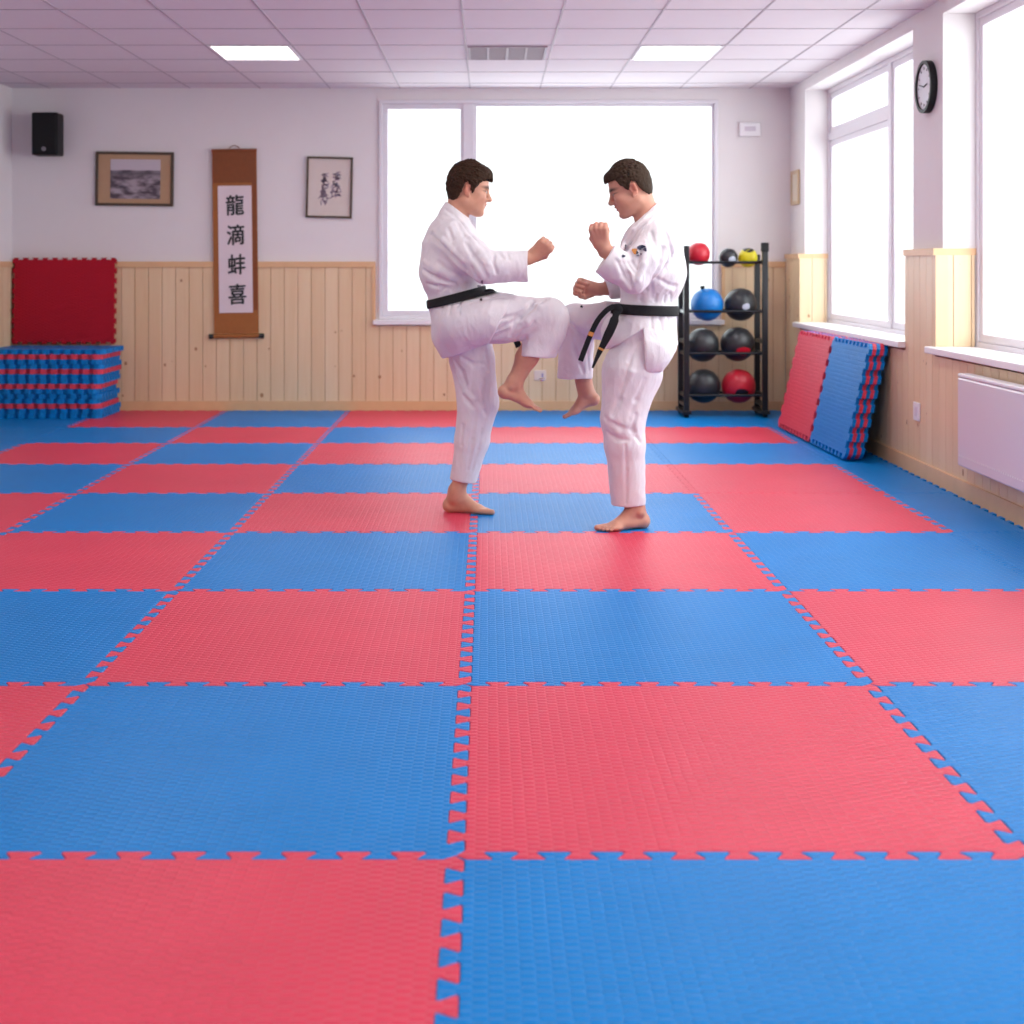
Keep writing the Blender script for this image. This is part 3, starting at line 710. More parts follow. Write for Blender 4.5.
        for ax in range(3):
            o1, o2 = (ax+1) % 3, (ax+2) % 3
            sl0 = [slice(None)]*3; sl1 = [slice(None)]*3; sl0[ax] = slice(0, -1); sl1[ax] = slice(1, None)
            n0 = neg[tuple(sl0)]; n1 = neg[tuple(sl1)]; e = np.argwhere(n0 != n1)
            e = e[(e[:, o1] > 0) & (e[:, o2] > 0) & (e[:, o1] < s.n[o1]-1) & (e[:, o2] < s.n[o2]-1)]
            fl = n0[tuple(e.T)]
            q = []
            for i, j in ((0, 0), (1, 0), (1, 1), (0, 1)):
                p = e.copy(); p[:, o1] -= i; p[:, o2] -= j; q.append(idx[tuple(p.T)])
            q = np.stack(q, 1); q[~fl] = q[~fl][:, ::-1]; F.append(q)
        F = np.concatenate(F)
        return v, F
def relax(v, F, it=1, w=.5):
    e = np.concatenate([F[:, [0, 1]], F[:, [1, 2]], F[:, [2, 3]], F[:, [3, 0]]])
    for _ in range(it):
        a = np.zeros_like(v); c = np.zeros(len(v))
        for i, j in ((0, 1), (1, 0)):
            for ax in range(3): a[:, ax] += np.bincount(e[:, i], v[e[:, j], ax], len(v))
            c += np.bincount(e[:, i], minlength=len(v))
        v = v*(1-w)+w*a/c[:, None]
    return v
def to_object(name, v, F, mat, loc, colors=None, parent=None):
    me = bpy.data.meshes.new(name); vv = (v-np.array(loc)).astype(np.float32)
    me.vertices.add(len(vv)); me.vertices.foreach_set('co', vv.ravel()); me.loops.add(F.size); me.loops.foreach_set('vertex_index', F.astype(np.int32).ravel())
    me.polygons.add(len(F)); me.polygons.foreach_set('loop_start', np.arange(0, F.size, 4, dtype=np.int32)); me.polygons.foreach_set('loop_total', np.full(len(F), 4, np.int32))
    me.update(calc_edges=True); me.polygons.foreach_set('use_smooth', np.ones(len(F), bool)); me.materials.append(mat)
    if colors is not None:
        at = me.color_attributes.new('tone', 'FLOAT_COLOR', 'POINT'); at.data.foreach_set('color', colors.astype(np.float32).ravel())
    me.validate()
    o = bpy.data.objects.new(name, me); COL.objects.link(o)
    if parent: o.parent = parent
    else: o.location = loc
    return o
def normals(v, F):
    n = np.cross(v[F[:, 2]]-v[F[:, 0]], v[F[:, 3]]-v[F[:, 1]]); out = np.zeros_like(v)
    for c in range(4):
        for ax in range(3): out[:, ax] += np.bincount(F[:, c], n[:, ax], len(v))
    return out/np.maximum(np.linalg.norm(out, axis=1), 1e-9)[:, None]
def cloth_wrinkle(v, F, amp, sc=(14, 14, 7), seed=0):
    nn = normals(v, F)
    h = np.array([mnoise.noise((p[0]*sc[0]+seed, p[1]*sc[1], p[2]*sc[2])) for p in v])
    h2 = np.array([mnoise.noise((p[0]*sc[0]*2.3+seed+9, p[1]*sc[1]*2.3, p[2]*sc[2]*2)) for p in v])
    r = (1-np.abs(h)*2.2)+.45*(1-np.abs(h2)*2.2)
    return v+nn*(amp*(r-.6))[:, None]
# materials
def skin_mat():
    m, nt, b = new_mat('skin'); at = N(nt, 'ShaderNodeAttribute', attribute_name='tone')
    tc = N(nt, 'ShaderNodeTexCoord'); nz = N(nt, 'ShaderNodeTexNoise', i_Scale=45, i_Detail=3); L(nt, tc.outputs['Object'], nz.inputs['Vector'])
    hs = N(nt, 'ShaderNodeHueSaturation'); L(nt, math_(nt, 'ADD', math_(nt, 'MULTIPLY', nz.outputs[0], .2), .9), hs.inputs['Value'])
    L(nt, at.outputs['Color'], hs.inputs['Color']); L(nt, hs.outputs[0], b.inputs['Base Color'])
    b.inputs['Roughness'].default_value = .5; b.inputs['Subsurface Weight'].default_value = .12; b.inputs['Subsurface Radius'].default_value = (.012, .004, .002)
    b.inputs['Subsurface Scale'].default_value = .6; b.inputs['Specular IOR Level'].default_value = .35
    return m
def gi_mat():
    m, nt, b = new_mat('white_cotton'); tc = N(nt, 'ShaderNodeTexCoord')
    nz = N(nt, 'ShaderNodeTexNoise', i_Scale=420, i_Detail=2); L(nt, tc.outputs['Object'], nz.inputs['Vector'])
    mp = N(nt, 'ShaderNodeMapping'); mp.inputs['Scale'].default_value = (26, 26, 13); L(nt, tc.outputs['Object'], mp.inputs[0])
    n2 = N(nt, 'ShaderNodeTexNoise', i_Scale=.8, i_Detail=3, i_Distortion=1.2); L(nt, mp.outputs[0], n2.inputs['Vector'])
    b1 = N(nt, 'ShaderNodeBump', i_Strength=.35, i_Distance=.0015); L(nt, nz.outputs[0], b1.inputs['Height'])
    b2 = N(nt, 'ShaderNodeBump', i_Strength=.32, i_Distance=.012); L(nt, n2.outputs[0], b2.inputs['Height']); L(nt, b1.outputs[0], b2.inputs['Normal'])
    L(nt, b2.outputs[0], b.inputs['Normal']); b.inputs['Base Color'].default_value = (.80, .76, .79, 1); b.inputs['Roughness'].default_value = .85
    b.inputs['Specular IOR Level'].default_value = .2; b.inputs['Sheen Weight'].default_value = .15
    return m
M['skin'] = skin_mat(); M['gi'] = gi_mat()
def hair_mat(name, c):
    m, nt, b = new_mat(name); tc = N(nt, 'ShaderNodeTexCoord'); mp = N(nt, 'ShaderNodeMapping'); mp.inputs['Scale'].default_value = (60, 160, 60); L(nt, tc.outputs['Object'], mp.inputs[0])
    nz = N(nt, 'ShaderNodeTexNoise', i_Scale=1.6, i_Detail=4); L(nt, mp.outputs[0], nz.inputs['Vector'])
    cr = N(nt, 'ShaderNodeValToRGB'); cr.color_ramp.elements[0].color = tuple(x*.5 for x in c[:3])+(1,); cr.color_ramp.elements[1].color = tuple(x*1.7 for x in c[:3])+(1,)
    L(nt, nz.outputs[0], cr.inputs[0]); L(nt, cr.outputs[0], b.inputs['Base Color']); b.inputs['Roughness'].default_value = .65; b.inputs['Specular IOR Level'].default_value = .15
    bp = N(nt, 'ShaderNodeBump', i_Strength=.8, i_Distance=.004); L(nt, nz.outputs[0], bp.inputs['Height']); L(nt, bp.outputs[0], b.inputs['Normal']); return m
HS = .003       # grid step of bodies
class Person:
    def __init__(s, Y0, sgn):
        s.Y0 = Y0; s.sgn = sgn; s.m = Y0/FPX
    def P(s, x, y, dy=0):
        Y = s.Y0+dy; return np.array([(x-CX)*Y/FPX, Y, CH-(y-CY)*Y/FPX])
    def R(s, r): return r*s.m
    def pl2(s, F, p, q, k=.004, region=None, dy=0):
        """cut by the plane through picture points p,q (running in depth); removes the left side of p->q (picture, y down)"""
        a = s.P(*p, dy); b = s.P(*q, dy); d = b-a; n = np.array([-d[2], 0, d[0]])      # left side in x,z (z up)
        F.plane(a, n, k, region)
def frame(o, x, z):
    """rows: origin, unit axes x, y, z from approximate x and z"""
    x = np.array(x, float); x /= np.linalg.norm(x); z = np.array(z, float); z -= x*np.dot(x, z); z /= np.linalg.norm(z); y = np.cross(z, x)
    return np.array(o, float), x, y, z
def fist(F, fr, thumb, S=1.0):
    """x towards the knuckles, z back of the hand, thumb=+1/-1 side along y"""
    o, x, y, z = fr; y = y*thumb
    g = lambda a, b, c: o+(x*a+y*b+z*c)*S
    F.cone(g(-.03, 0, 0), g(.012, 0, 0), .024*S, .027*S, .01, 1.2, ax=y)
    for i, (b, r, l) in enumerate(((.031, .0125, .090), (.010, .0128, .094), (-.011, .0122, .090), (-.030, .011, .083))):
        F.cone(g(.01, b*.55, .002), g(l-.006, b, .008), .019*S, .0138*S, .008)                 # metacarpal
        F.cone(g(l, b, .004), g(l+.006, b*1.02, -.030), .0128*S, .0116*S, .003)                # proximal, folded down
        F.cone(g(l+.004, b*1.02, -.033), g(l-.028, b, -.046), r*.92*S, r*.85*S, .003)          # middle, folded back
        F.cone(g(l-.028, b, -.046), g(l-.036, b, -.022), r*.85*S, r*.8*S, .003)                # tip in the palm
    F.ell(g(.05, .0, -.012), (.040*S, .034*S, .022*S), .01, np.stack([x, y, z], 1))
    F.cone(g(.012, .026, -.008), g(.040, .044, -.022), .0175*S, .0135*S, .012)                 # thumb from the side of the palm base
    F.cone(g(.040, .044, -.022), g(.070, .036, -.050), .0125*S, .0115*S, .004)
    F.cone(g(.070, .036, -.050), g(.084, .010, -.060), .0115*S, .0095*S, .003)                 # closed across the fingers
def foot(F, heel, toe, up, big, Lf=None, toe_drop=0):
    """heel/toe at the sole ends; big=+1: big toe on +y side of frame"""
    d = np.array(toe)-np.array(heel); Lf = Lf or np.linalg.norm(d); o, x, y, z = frame(heel, d, up); y = y*big
    g = lambda a, b, c: o+(x*a+y*b+z*(c-toe_drop*max(0, a-.68)))*Lf
    F.ell(g(.12, 0, .12), (.13*Lf, .115*Lf, .125*Lf), .02, np.stack([x, y, z], 1))
    F.cone(g(.14, 0, .11), g(.66, -.01, .07), .11*Lf, .065*Lf, .02, 1.35, ax=y)
    F.cone(g(.24, .0, .36), g(.60, .02, .10), .115*Lf, .075*Lf, .03, 1.15, ax=y)
    F.cone(g(.13, 0, .12), g(.19, 0, .42), .085*Lf, .075*Lf, .025)                               # achilles
    F.ell(g(.245, .10, .30), (.045*Lf,)*3, .02); F.ell(g(.22, -.11, .27), (.045*Lf,)*3, .02)    # ankle bones
    F.ell(g(.69, .0, .058), (.13*Lf, .175*Lf, .062*Lf), .02, np.stack([x, y, z], 1))
    F.cone(g(.74, .115, .055), g(.945, .105, .048), .052*Lf, .050*Lf, .006)
    for a, b, r in ((.935, .042, .029), (.91, -.022, .028), (.87, -.082, .027), (.825, -.138, .026)):
        F.cone(g(.72, b*.95, .055), g(a-.06, b, .062), .038*Lf, r*Lf, .003); F.cone(g(a-.06, b, .060), g(a-.01, b, .032), r*Lf, r*.95*Lf, .002)
def head(F, H, fr, S, brow=1):
    """skull, face, ears in F (skin) and hair shell in H; returns local->world"""
    o, x, y, z = fr; Rm = np.stack([x, y, z], 1)
    g = lambda a, b, c: o+(x*a+y*b+z*c)*S
    E = lambda c, r, k, op='add', q=None: F.ell(g(*c), np.array(r)*S, k, Rm if q is None else Rm@q, op)
    C = lambda a, b, ra, rb, k, ys=1, ax=None, op='add': F.cone(g(*a), g(*b), ra*S, rb*S, k, ys, op, ax)
    E((.000, 0, .036), (.085, .073, .084), .01)            # cranium
    E((-.032, 0, .008), (.055, .064, .070), .03)            # occiput
    E((.040, 0, .030), (.052, .060, .056), .02)             # forehead
    E((.030, 0, -.030), (.056, .058, .066), .025)           # mid face
    C((-.005, .050, -.055), (.066, .020, -.094), .020, .019, .03); C((-.005, -.050, -.055), (.066, -.020, -.094), .020, .019, .03)   # jaw
    E((.060, 0, -.078), (.030, .030, .030), .025)
    E((.038, .030, -.058), (.040, .032, .034), .03); E((.038, -.030, -.058), (.040, .032, .034), .03)
    E((.076, 0, -.097), (.015, .017, .014), .014)           # chin
    C((.082, .034, .018), (.088, .010, .020), .010, .009, .012); C((.082, -.034, .018), (.088, -.010, .020), .010, .009, .012)      # brow ridge
    for s_ in (1, -1):
        E((.093, s_*.031, .001), (.018, .018, .0115), .008, 'cut')                                # eye socket
        E((.0735, s_*.031, .000), (.0138, .0150, .0118), .004)                                    # lids over the eyeball
        E((.062, s_*.043, -.030), (.026, .018, .020), .025)                                       # cheekbone
        E((-.004, s_*.072, -.006), (.016, .0065, .028), .006, q=np.array(Matrix.Rotation(.22, 3, 'Y')))   # ear
        E((.002, s_*.077, -.003), (.0075, .005, .013), .005, 'cut')
        C((-.014, s_*.076, .012), (-.014, s_*.077, -.012), .0055, .005, .004)                    # helix
        C((-.012, s_*.076, .014), (.004, s_*.075, .018), .0055, .004, .004)
        E((.004, s_*.072, -.030), (.007, .005, .008), .006)                                      # lobe
        E((.091, s_*.0125, -.034), (.010, .008, .0075), .008)                                    # nostril wing
    C((.086, 0, .012), (.106, 0, -.024), .0095, .0105, .012); E((.108, 0, -.030), (.0135, .012, .0105), .010)   # nose
    C((.090, 0, -.040), (.089, 0, -.052), .006, .006, .01)                                       # philtrum
    C((.084, .015, -.0575), (.094, .0, -.0545), .0050, .0062, .005); C((.084, -.015, -.0575), (.094, 0, -.0545), .0050, .0062, .005)
    C((.081, .014, -.0665), (.090, .0, -.0690), .0052, .0070, .005); C((.081, -.014, -.0665), (.090, 0, -.0690), .0052, .0070, .005)
    C((.080, .022, -.0615), (.099, 0, -.0615), .0016, .0016, .004, op='cut'); C((.080, -.022, -.0615), (.099, 0, -.0615), .0016, .0016, .004, op='cut')
    E((.094, 0, -.0815), (.010, .016, .006), .010, 'cut')                                        # under the lip
    return g, Rm
def local(v, fr, S): o, x, y, z = fr; q = (v-o)/S; return q@x, q@y, q@z
def hair_field(fr, S, style):
    o, x, y, z = fr; Rm = np.stack([x, y, z], 1)
    H = Field(o-.17, o+.19, .0025)
    g = lambda a, b, c: o+(x*a+y*b+z*c)*S
    th = .010 if style == 'crop' else .015
    H.ell(g(.000, 0, .036), np.array((.085+th, .073+th*.75, .084+th*1.15))*S, .01, Rm)
    H.ell(g(-.032, 0, .008), np.array((.055+th*.45, .064+th*.55, .074+th*.3))*S, .03, Rm); H.ell(g(-.044, 0, -.034), np.array((.029+th*.1, .050, .046))*S, .03, Rm)
    H.ell(g(.040, 0, .036), np.array((.052+th, .060+th*.7, .056+th*1.1))*S, .02, Rm)
    if style == 'fringe':
        H.ell(g(.054, .0, .090), np.array((.044, .050, .024))*S, .025, Rm); H.ell(g(.084, .0, .072), np.array((.024, .044, .013))*S, .02, Rm@np.array(Matrix.Rotation(.8, 3, 'Y')))
        for b in (-.036, -.02, -.004, .012, .028): H.cone(g(.086, b, .080), g(.108+.007*math.sin(b*200), b*1.1, .052+.010*math.cos(b*160)), .009*S, .0025*S, .004)
    else:
        H.ell(g(.062, 0, .086), np.array((.036, .048, .018))*S, .025, Rm); H.ell(g(.083, 0, .068), np.array((.018, .040, .013))*S, .016, Rm)
    # hair line: remove the face, the area below the sideburn and the nape
    X, Y, Z = H.grid(); px, py, pz = X-o[0], Y-o[1], Z-o[2]
    u = (px*x[0]+py*x[1]+pz*x[2])/S; w = (px*z[0]+py*z[1]+pz*z[2])/S; s_ = (px*y[0]+py*y[1]+pz*y[2])/S
    if style == 'fringe': pts = [(-.2, -.070), (-.056, -.068), (-.036, -.034), (-.022, .030), (-.004, .034), (.010, .000), (.021, -.012), (.030, .006), (.040, .030), (.060, .052), (.085, .060), (.2, .040)]
    else: pts = [(-.2, -.056), (-.060, -.052), (-.034, -.016), (-.022, .026), (-.004, .030), (.012, .002), (.022, -.004), (.030, .014), (.046, .034), (.056, .062), (.085, .062), (.2, .045)]
    rng = random.Random(5 if style == 'fringe' else 9); ln_ = .020 if style == 'fringe' else .007
    for _ in range(420):
        ph = rng.uniform(-.25, 1.45); th_ = rng.uniform(0, 2*math.pi); n_ = np.array((math.cos(ph)*math.cos(th_), math.cos(ph)*math.sin(th_), math.sin(ph)))
        p_ = n_*np.array((.094, .080, .094))+np.array((.0, 0, .038)); t_ = np.array((.9, .25*math.sin(th_), -.25))-n_*np.dot((.9, 0, -.25), n_); t_ = t_/np.linalg.norm(t_)+n_*.28+np.array((rng.gauss(0, .2), rng.gauss(0, .3), rng.gauss(0, .2)))
        H.cone(g(*p_), g(*(p_+t_*ln_*rng.uniform(.5, 1))), .0055*S, .0016*S, .004)
    line = np.interp(u, [p[0] for p in pts], [p[1] for p in pts])+(.0045 if style == 'fringe' else .002)*(np.sin(u*430+s_*160)+.7*np.sin(u*950+s_*310))
    v = (line-w)*S*.8
    H.d = np.clip(np.maximum(H.d, v.astype(np.float32)), -BIG, BIG)
    return H, g
def hair_object(H, fr, S, style, mat, loc, parent, seed):
    v, F = H.mesh(); v = relax(v, F, 1); nn = normals(v, F); u, s_, w = local(v, fr, S)
    amp = .0042 if style == 'fringe' else .0014
    h = np.array([mnoise.noise((a*60+seed, b*90, c*60)) + .5*mnoise.noise((a*140, b*200+seed, c*140)) for a, b, c in zip(u, s_, w)])
    v = v+nn*(amp*h)[:, None]
    return to_object('hair', v, F, mat, loc, parent=parent)
def body_color(v, base, heads, hands):
    """real colour differences of skin: lips, ears, brows, knuckles"""
    c = np.tile(np.array(base[:3]), (len(v), 1))
    def mix(mask, col): 
        nonlocal c
        c = c*(1-mask[:, None])+np.array(col)*mask[:, None]
    fr, S = heads; u, s_, w = local(v, fr, S); g = lambda cu, cs, cw, ru, rs, rw: np.clip(1.6-np.sqrt(((u-cu)/ru)**2+((np.abs(s_)-cs)/rs)**2+((w-cw)/rw)**2), 0, 1)
    mix(g(.092, 0, -.0625, .012, .017, .0085)*.85, (base[0]*.72, base[1]*.36, base[2]*.42))
    mix(g(-.006, .078, -.004, .018, .008, .026)*.6, (base[0]*.95, base[1]*.55, base[2]*.55))
    mix(g(.066, .05, -.045, .03, .02, .025)*.3, (base[0]*.98, base[1]*.75, base[2]*.72))
    mix(g(.070, .02, -.075, .034, .05, .024)*.12, (base[0]*.6, base[1]*.6, base[2]*.66))
    bx = np.clip(1.5-np.sqrt(((w-.0235-.10*(np.abs(s_)-.03)*-.5)/.0075)**2+((np.abs(s_)-.033)/.022)**2), 0, 1)*(u > .05)
    mix(bx*.95, (.035, .02, .013))
    mix(np.clip(1.5-np.sqrt(((w-.0045)/.0042)**2+((np.abs(s_)-.034)/.016)**2), 0, 1)*(u > .055)*.9, (.05, .03, .025))
    for p in hands:
        d = np.linalg.norm(v-p, axis=1); mix(np.clip(1.2-d/.05, 0, 1)*.25, (base[0]*.95, base[1]*.68, base[2]*.66))
    return np.concatenate([c, np.ones((len(v), 1))], 1)
def crease(F, pp, pts, depth=.008, r=.012, k=.012, ridge=False, field=None):
    """a fold drawn in the picture, carved (or raised) on the near surface"""
    Q = []; depth *= 1.35
    for (x, y) in pts:
        yy = pp.Y0-.15
        for _ in range(4):
            X = (x-CX)*yy/FPX; Z = CH-(y-CY)*yy/FPX; n_ = (field or F).near_y(X, Z)
            if n_ is None: break
            yy = n_
        if n_ is None: continue
        off = (r-depth) if not ridge else -(r-depth)
        Q.append(np.array([(x-CX)*yy/FPX, yy-off, CH-(y-CY)*yy/FPX]))
    for i in range(len(Q)-1):
        t0 = math.sin(math.pi*(i+.35)/(len(Q)-.3)); t1 = math.sin(math.pi*(i+1.35)/(len(Q)-.3)) if i < len(Q)-2 else .35
        F.cone(Q[i], Q[i+1], r*(.45+.55*t0), r*(.45+.55*max(t1, .2)), k, op='add' if ridge else 'cut')
def ribbon(name, pts, wd, th, mat, loc, parent, face=(0, -1, 0)):
    """belt tail: a strap through 3-D points, width seen from `face`"""
    m = MB(); n = len(pts); P_ = [Vector(p) for p in pts]; fc = Vector(face)
    vs = []
    for i in range(n):
        d = (P_[min(n-1, i+1)]-P_[max(0, i-1)]).normalized(); sd = d.cross(fc).normalized(); nn = sd.cross(d).normalized()
        ww = wd[i] if isinstance(wd, (list, tuple)) else wd
        for a, b in ((-1, -1), (1, -1), (1, 1), (-1, 1)): vs.append(P_[i]+sd*a*ww/2+nn*b*th/2-Vector(loc))
    fs = [(i*4+j, i*4+(j+1) % 4, (i+1)*4+(j+1) % 4, (i+1)*4+j) for i in range(n-1) for j in range(4)]+[(3, 2, 1, 0), tuple((n-1)*4+j for j in range(4))]
    m.add(vs, fs); o = m.build(name, mat); o.parent = parent; b = o.modifiers.new('bevel', 'BEVEL'); b.width = .001; return o
def spline(pts, n=24):
    pts = [np.array(p, float) for p in pts]; pts = [2*pts[0]-pts[1]]+pts+[2*pts[-1]-pts[-2]]; out = []
    for i in range(1, len(pts)-2):
        for t in np.linspace(0, 1, n, endpoint=False):
            a, b, c, d = pts[i-1:i+3]; out.append(.5*((2*b)+(-a+c)*t+(2*a-5*b+4*c-d)*t*t+(-a+3*b-3*c+d)*t**3))
    return out+[pts[-2]]
def badge(F, pp, pts, mat, name, loc, parent, th=.0025):
    """embroidered spot lying on the cloth: small pads at picture points (x,y,r px)"""
    G = None; m = MB()
    for (x, y, rx, rz) in pts:
        yy = pp.Y0-.15
        for _ in range(4):
            X = (x-CX)*yy/FPX; Z = CH-(y-CY)*yy/FPX; n_ = F.near_y(X, Z)
            if n_ is None: break
            yy = n_
        if n_ is None: continue
        e = .006; 
        ya = F.near_y(X+e, Z) or yy; yb = F.near_y(X-e, Z) or yy; yc = F.near_y(X, Z+e) or yy; yd = F.near_y(X, Z-e) or yy
        gx = max(-2, min(2, (ya-yb)/(2*e))); gz = max(-2, min(2, (yc-yd)/(2*e)))
        n = 14; Rx, Rz = rx*pp.m, rz*pp.m; vs = []
        for off in (-.0035-th, .003):
            for i in range(n):
                t = 2*math.pi*i/n; q = 1+.18*math.sin(3*t+x); dx, dz = Rx*q*math.cos(t), Rz*q*math.sin(t); vs.append(Vector((X+dx, yy+gx*dx+gz*dz+off, Z+dz))-Vector(loc))
        m = MB(); m.add(vs, [tuple(range(n)), tuple(range(2*n-1, n-1, -1))]+[(n+i, n+(i+1) % n, (i+1) % n, i) for i in range(n)])
        o = m.build(name, mat, smooth=False); o.parent = parent
def sleeve(F, pts, radii, k=.02, ys=1.0):
    for a, b, ra, rb in zip(pts, pts[1:], radii, radii[1:]): F.cone(a, b, ra, rb, k, ys)
def hollow(F, inner, cuff, r_in, depth=.05):
    """opening of a sleeve or leg at the hem"""
    inner = np.array(inner); cuff = np.array(cuff); d = cuff-inner; d /= np.linalg.norm(d)
    F.cone(cuff-d*depth, cuff+d*.08, r_in*.8, r_in*1.02, .004, op='cut')
def eyes(fr, S, loc, parent):
    o, x, y, z = fr; g = lambda a, b, c: o+(x*a+y*b+z*c)*S
    for s_ in (1, -1):
        p = g(.0785, s_*.0315, -.0005)-np.array(loc)
        e = MB().sphere((0, 0, 0), .0106*S, 20, 14).build('eye', M['eye_white'], smooth=True); e.parent = parent; e.location = p
        q = g(.0775+.0078, s_*.0315, -.002)-g(.0775, s_*.0315, -.0005)
        i_ = MB().sphere((0, 0, 0), .0045*S, 12, 8).build('iris', M['iris'], smooth=True); i_.parent = e; i_.location = q*.92
M['eye_white'] = plain('eye_white', (.34, .28, .26, 1), .4); M['iris'] = plain('iris', (.05, .04, .035, 1), .2)
SKIN1 = (.62, .315, .215); SKIN2 = (.60, .30, .215)
def slab_belt(Ft, c0, c1, hw, off, dyt=0):
    """belt around the waist: slab through picture line c0-c1"""
    B = Field.__new__(Field); B.lo, B.h, B.n = Ft.lo, Ft.h, Ft.n; B.d = Ft.d-off
    X, Y, Z = B.grid(); d = c1-c0; n = np.array([-d[2], 0, d[0]]); n /= np.linalg.norm(n)
    if n[2] < 0: n = -n
    v = np.abs((X-c0[0])*n[0]+(Z-c0[2])*n[2])-hw
    r = .004; hh = np.maximum(r-np.abs(B.d-v), 0)/r; B.d = np.maximum(B.d, v)+hh*hh*r*.25
    return B
def finish(F, name, mat, loc, parent, wr=.003, seed=0, it=1, sc=(14, 14, 7)):
    v, q = F.mesh(); v = relax(v, q, it)
    if wr: v = cloth_wrinkle(v, q, wr, sc, seed)
    return to_object(name, v, q, mat, loc, parent=parent)
HJ = .004
# ============ person on the left, faces right
A = Person(6.72, 1); P, R = A.P, A.R
lo = np.array([P(410, 0)[0], 6.30, -.02]); hi = np.array([P(582, 0)[0], 7.12, 1.78]); base = P(462, 508, .09); base[2] = 0
hd = P(467.5, 189.5); hf = frame(hd, (math.cos(-.17)*math.cos(.10), math.sin(.10), math.sin(-.17)), (.17, 0, 1)); HSc = 1.04
B = Field(lo, hi, HS)
B.cone(P(455, 246), P(457, 300), R(20), R(20), .03, 1.35)
B.cone(P(455, 226), P(459.5, 203), R(13), R(10.8), .03)                      # neck
B.cone(P(459.5, 203), P(462, 194), R(10.8), R(11), .02)
B.cone(P(456, 240, -.14), P(456, 240, .14), R(10), R(10), .03)
B.cone(P(457, 300), P(458, 325), R(21), R(22), .03, 1.25)
head(B, None, hf, HSc)
sh, el, wr_ = P(459, 241, -.18), P(487, 268, -.27), P(532.5, 257, -.205)
B.cone(sh, el, R(10), R(8.5), .02); B.cone(el, P(505, 265, -.25), R(8.5), R(8.8), .02); B.cone(P(505, 265, -.25), wr_, R(8.8), R(5.8), .02)
fist(B, frame(wr_+np.array((.002, 0, .006)), (.82, -.28, .66), (.28, -1, .10)), -1, .95)
sh2, el2, wr2 = P(456, 241, .17), P(470, 272, .24), P(500, 268, .19)
B.cone(sh2, el2, R(9), R(8), .02); B.cone(el2, wr2, R(8), R(6), .02); fist(B, frame(wr2, (1, -.1, .1), (0, 1, .2)), 1, .92)
B.cone(P(463, 320, -.09), P(547, 318, -.17), R(17), R(13), .03); B.cone(P(549, 317, -.17), P(540, 335, -.17), R(12), R(12.5), .03)
B.cone(P(540, 335, -.17), P(527, 357, -.17), R(12.5), R(10), .02); B.cone(P(527, 357, -.17), P(515.5, 381, -.17), R(10), R(7.6), .03)
foot(B, P(497.0, 395, -.17), P(542, 412.5, -.18), (.42, 0, .9), 1, toe_drop=.10)
B.cone(P(463, 325, .09), P(478, 400, .08), R(17), R(13), .03); B.cone(P(478, 400, .08), P(464, 470, .08), R(12), R(9), .02); B.cone(P(464, 470, .08), P(457, 492, .08), R(9), R(7.2), .02)
an = P(456, 498, .08); foot(B, np.array((P(443.5, 0, .10)[0], 6.84, .001)), np.array((P(496.5, 0, .05)[0], 6.77, .001)), (0, 0, 1), -1)
B.cone(P(457, 490, .08), an, R(7.2), R(7.5), .02)
v, F_ = B.mesh(); v = relax(v, F_, 1, .35)
left = to_object('person', v, F_, M['skin'], base, body_color(v, SKIN1, (hf, HSc), [wr_+np.array((.09, 0, .05))]))
tag(left, 'person in white karate uniform at left, facing right, right knee raised, arm punching', 'person')
Hh, g_ = hair_field(hf, HSc, 'fringe'); hair_object(Hh, hf, HSc, 'fringe', hair_mat('dark_brown_hair', (.036, .017, .009)), base, left, 3)
eyes(hf, HSc, base, left)
# jacket
J = Field(lo, hi, HJ)
J.cone(P(455, 222), P(452, 246), R(14), R(28.5), .03, 1.3); J.cone(P(452, 246), P(452, 271), R(28.5), R(32), .03, 1.28); J.cone(P(452, 271), P(457, 294), R(32), R(27), .03, 1.25)
J.cone(P(455, 238, -.13), P(455, 238, .13), R(17), R(17), .05)
J.cone(P(452, 217), P(449, 234), R(14), R(21), .03); J.cone(P(456, 220), P(458, 206), R(15), R(13.2), .02)                        # collar stand
J.cone(P(456, 294), P(456, 302), R(26.5), R(26.5), .02, 1.25)
J.cone(P(456, 306), P(462, 331), R(25.5), R(30), .03, 1.25); J.cone(P(462, 331), P(468, 352), R(29), R(27), .03, 1.15)
J.cone(P(463, 323, -.10), P(497, 320, -.155), R(27.5), R(26.5), .03, 1.08)
J.cone(P(462, 320, .06), P(478, 335, .08), R(26), R(24), .03)
lowreg = (lo, np.array([hi[0], hi[1], P(0, 291)[2]]))
A.pl2(J, (497, 333), (443, 357), .004, lowreg) if False else None
def halfcut(F, p, q, region=None, k=.006, dy=-.1, pp=A, flip=False):
    a = pp.P(*p, dy); b = pp.P(*q, dy); d = b-a; n = np.array([-d[2], 0, d[0]]); F.plane(a, -n if flip else n, k, region)
halfcut(J, (441, 360), (500, 338), lowreg, flip=True)      # hem, removes below
halfcut(J, (516, 290), (487, 345), lowreg)    # front edge of the skirt, removes to the right
T = Field.__new__(Field); T.lo, T.h, T.n, T.d = J.lo, J.h, J.n, J.d.copy()     # trunk only, for the belt
SL = Field(lo, hi, HJ)
SL.cone(sh+np.array((-.02, .02, 0)), P(470, 255, -.22), R(17), R(17), .03); SL.cone(P(470, 255, -.22), P(486, 267, -.265), R(17), R(15.2), .03)
SL.cone(P(486, 267, -.265), P(503, 267, -.25), R(15.2), R(14.6), .03); SL.cone(P(503, 267, -.25), P(540, 266, -.205), R(14.6), R(15.6), .02)
halfcut(SL, (526.8, 250), (527.4, 283)); hollow(SL, P(503, 267, -.25), P(527, 266.3, -.222), R(13.6))
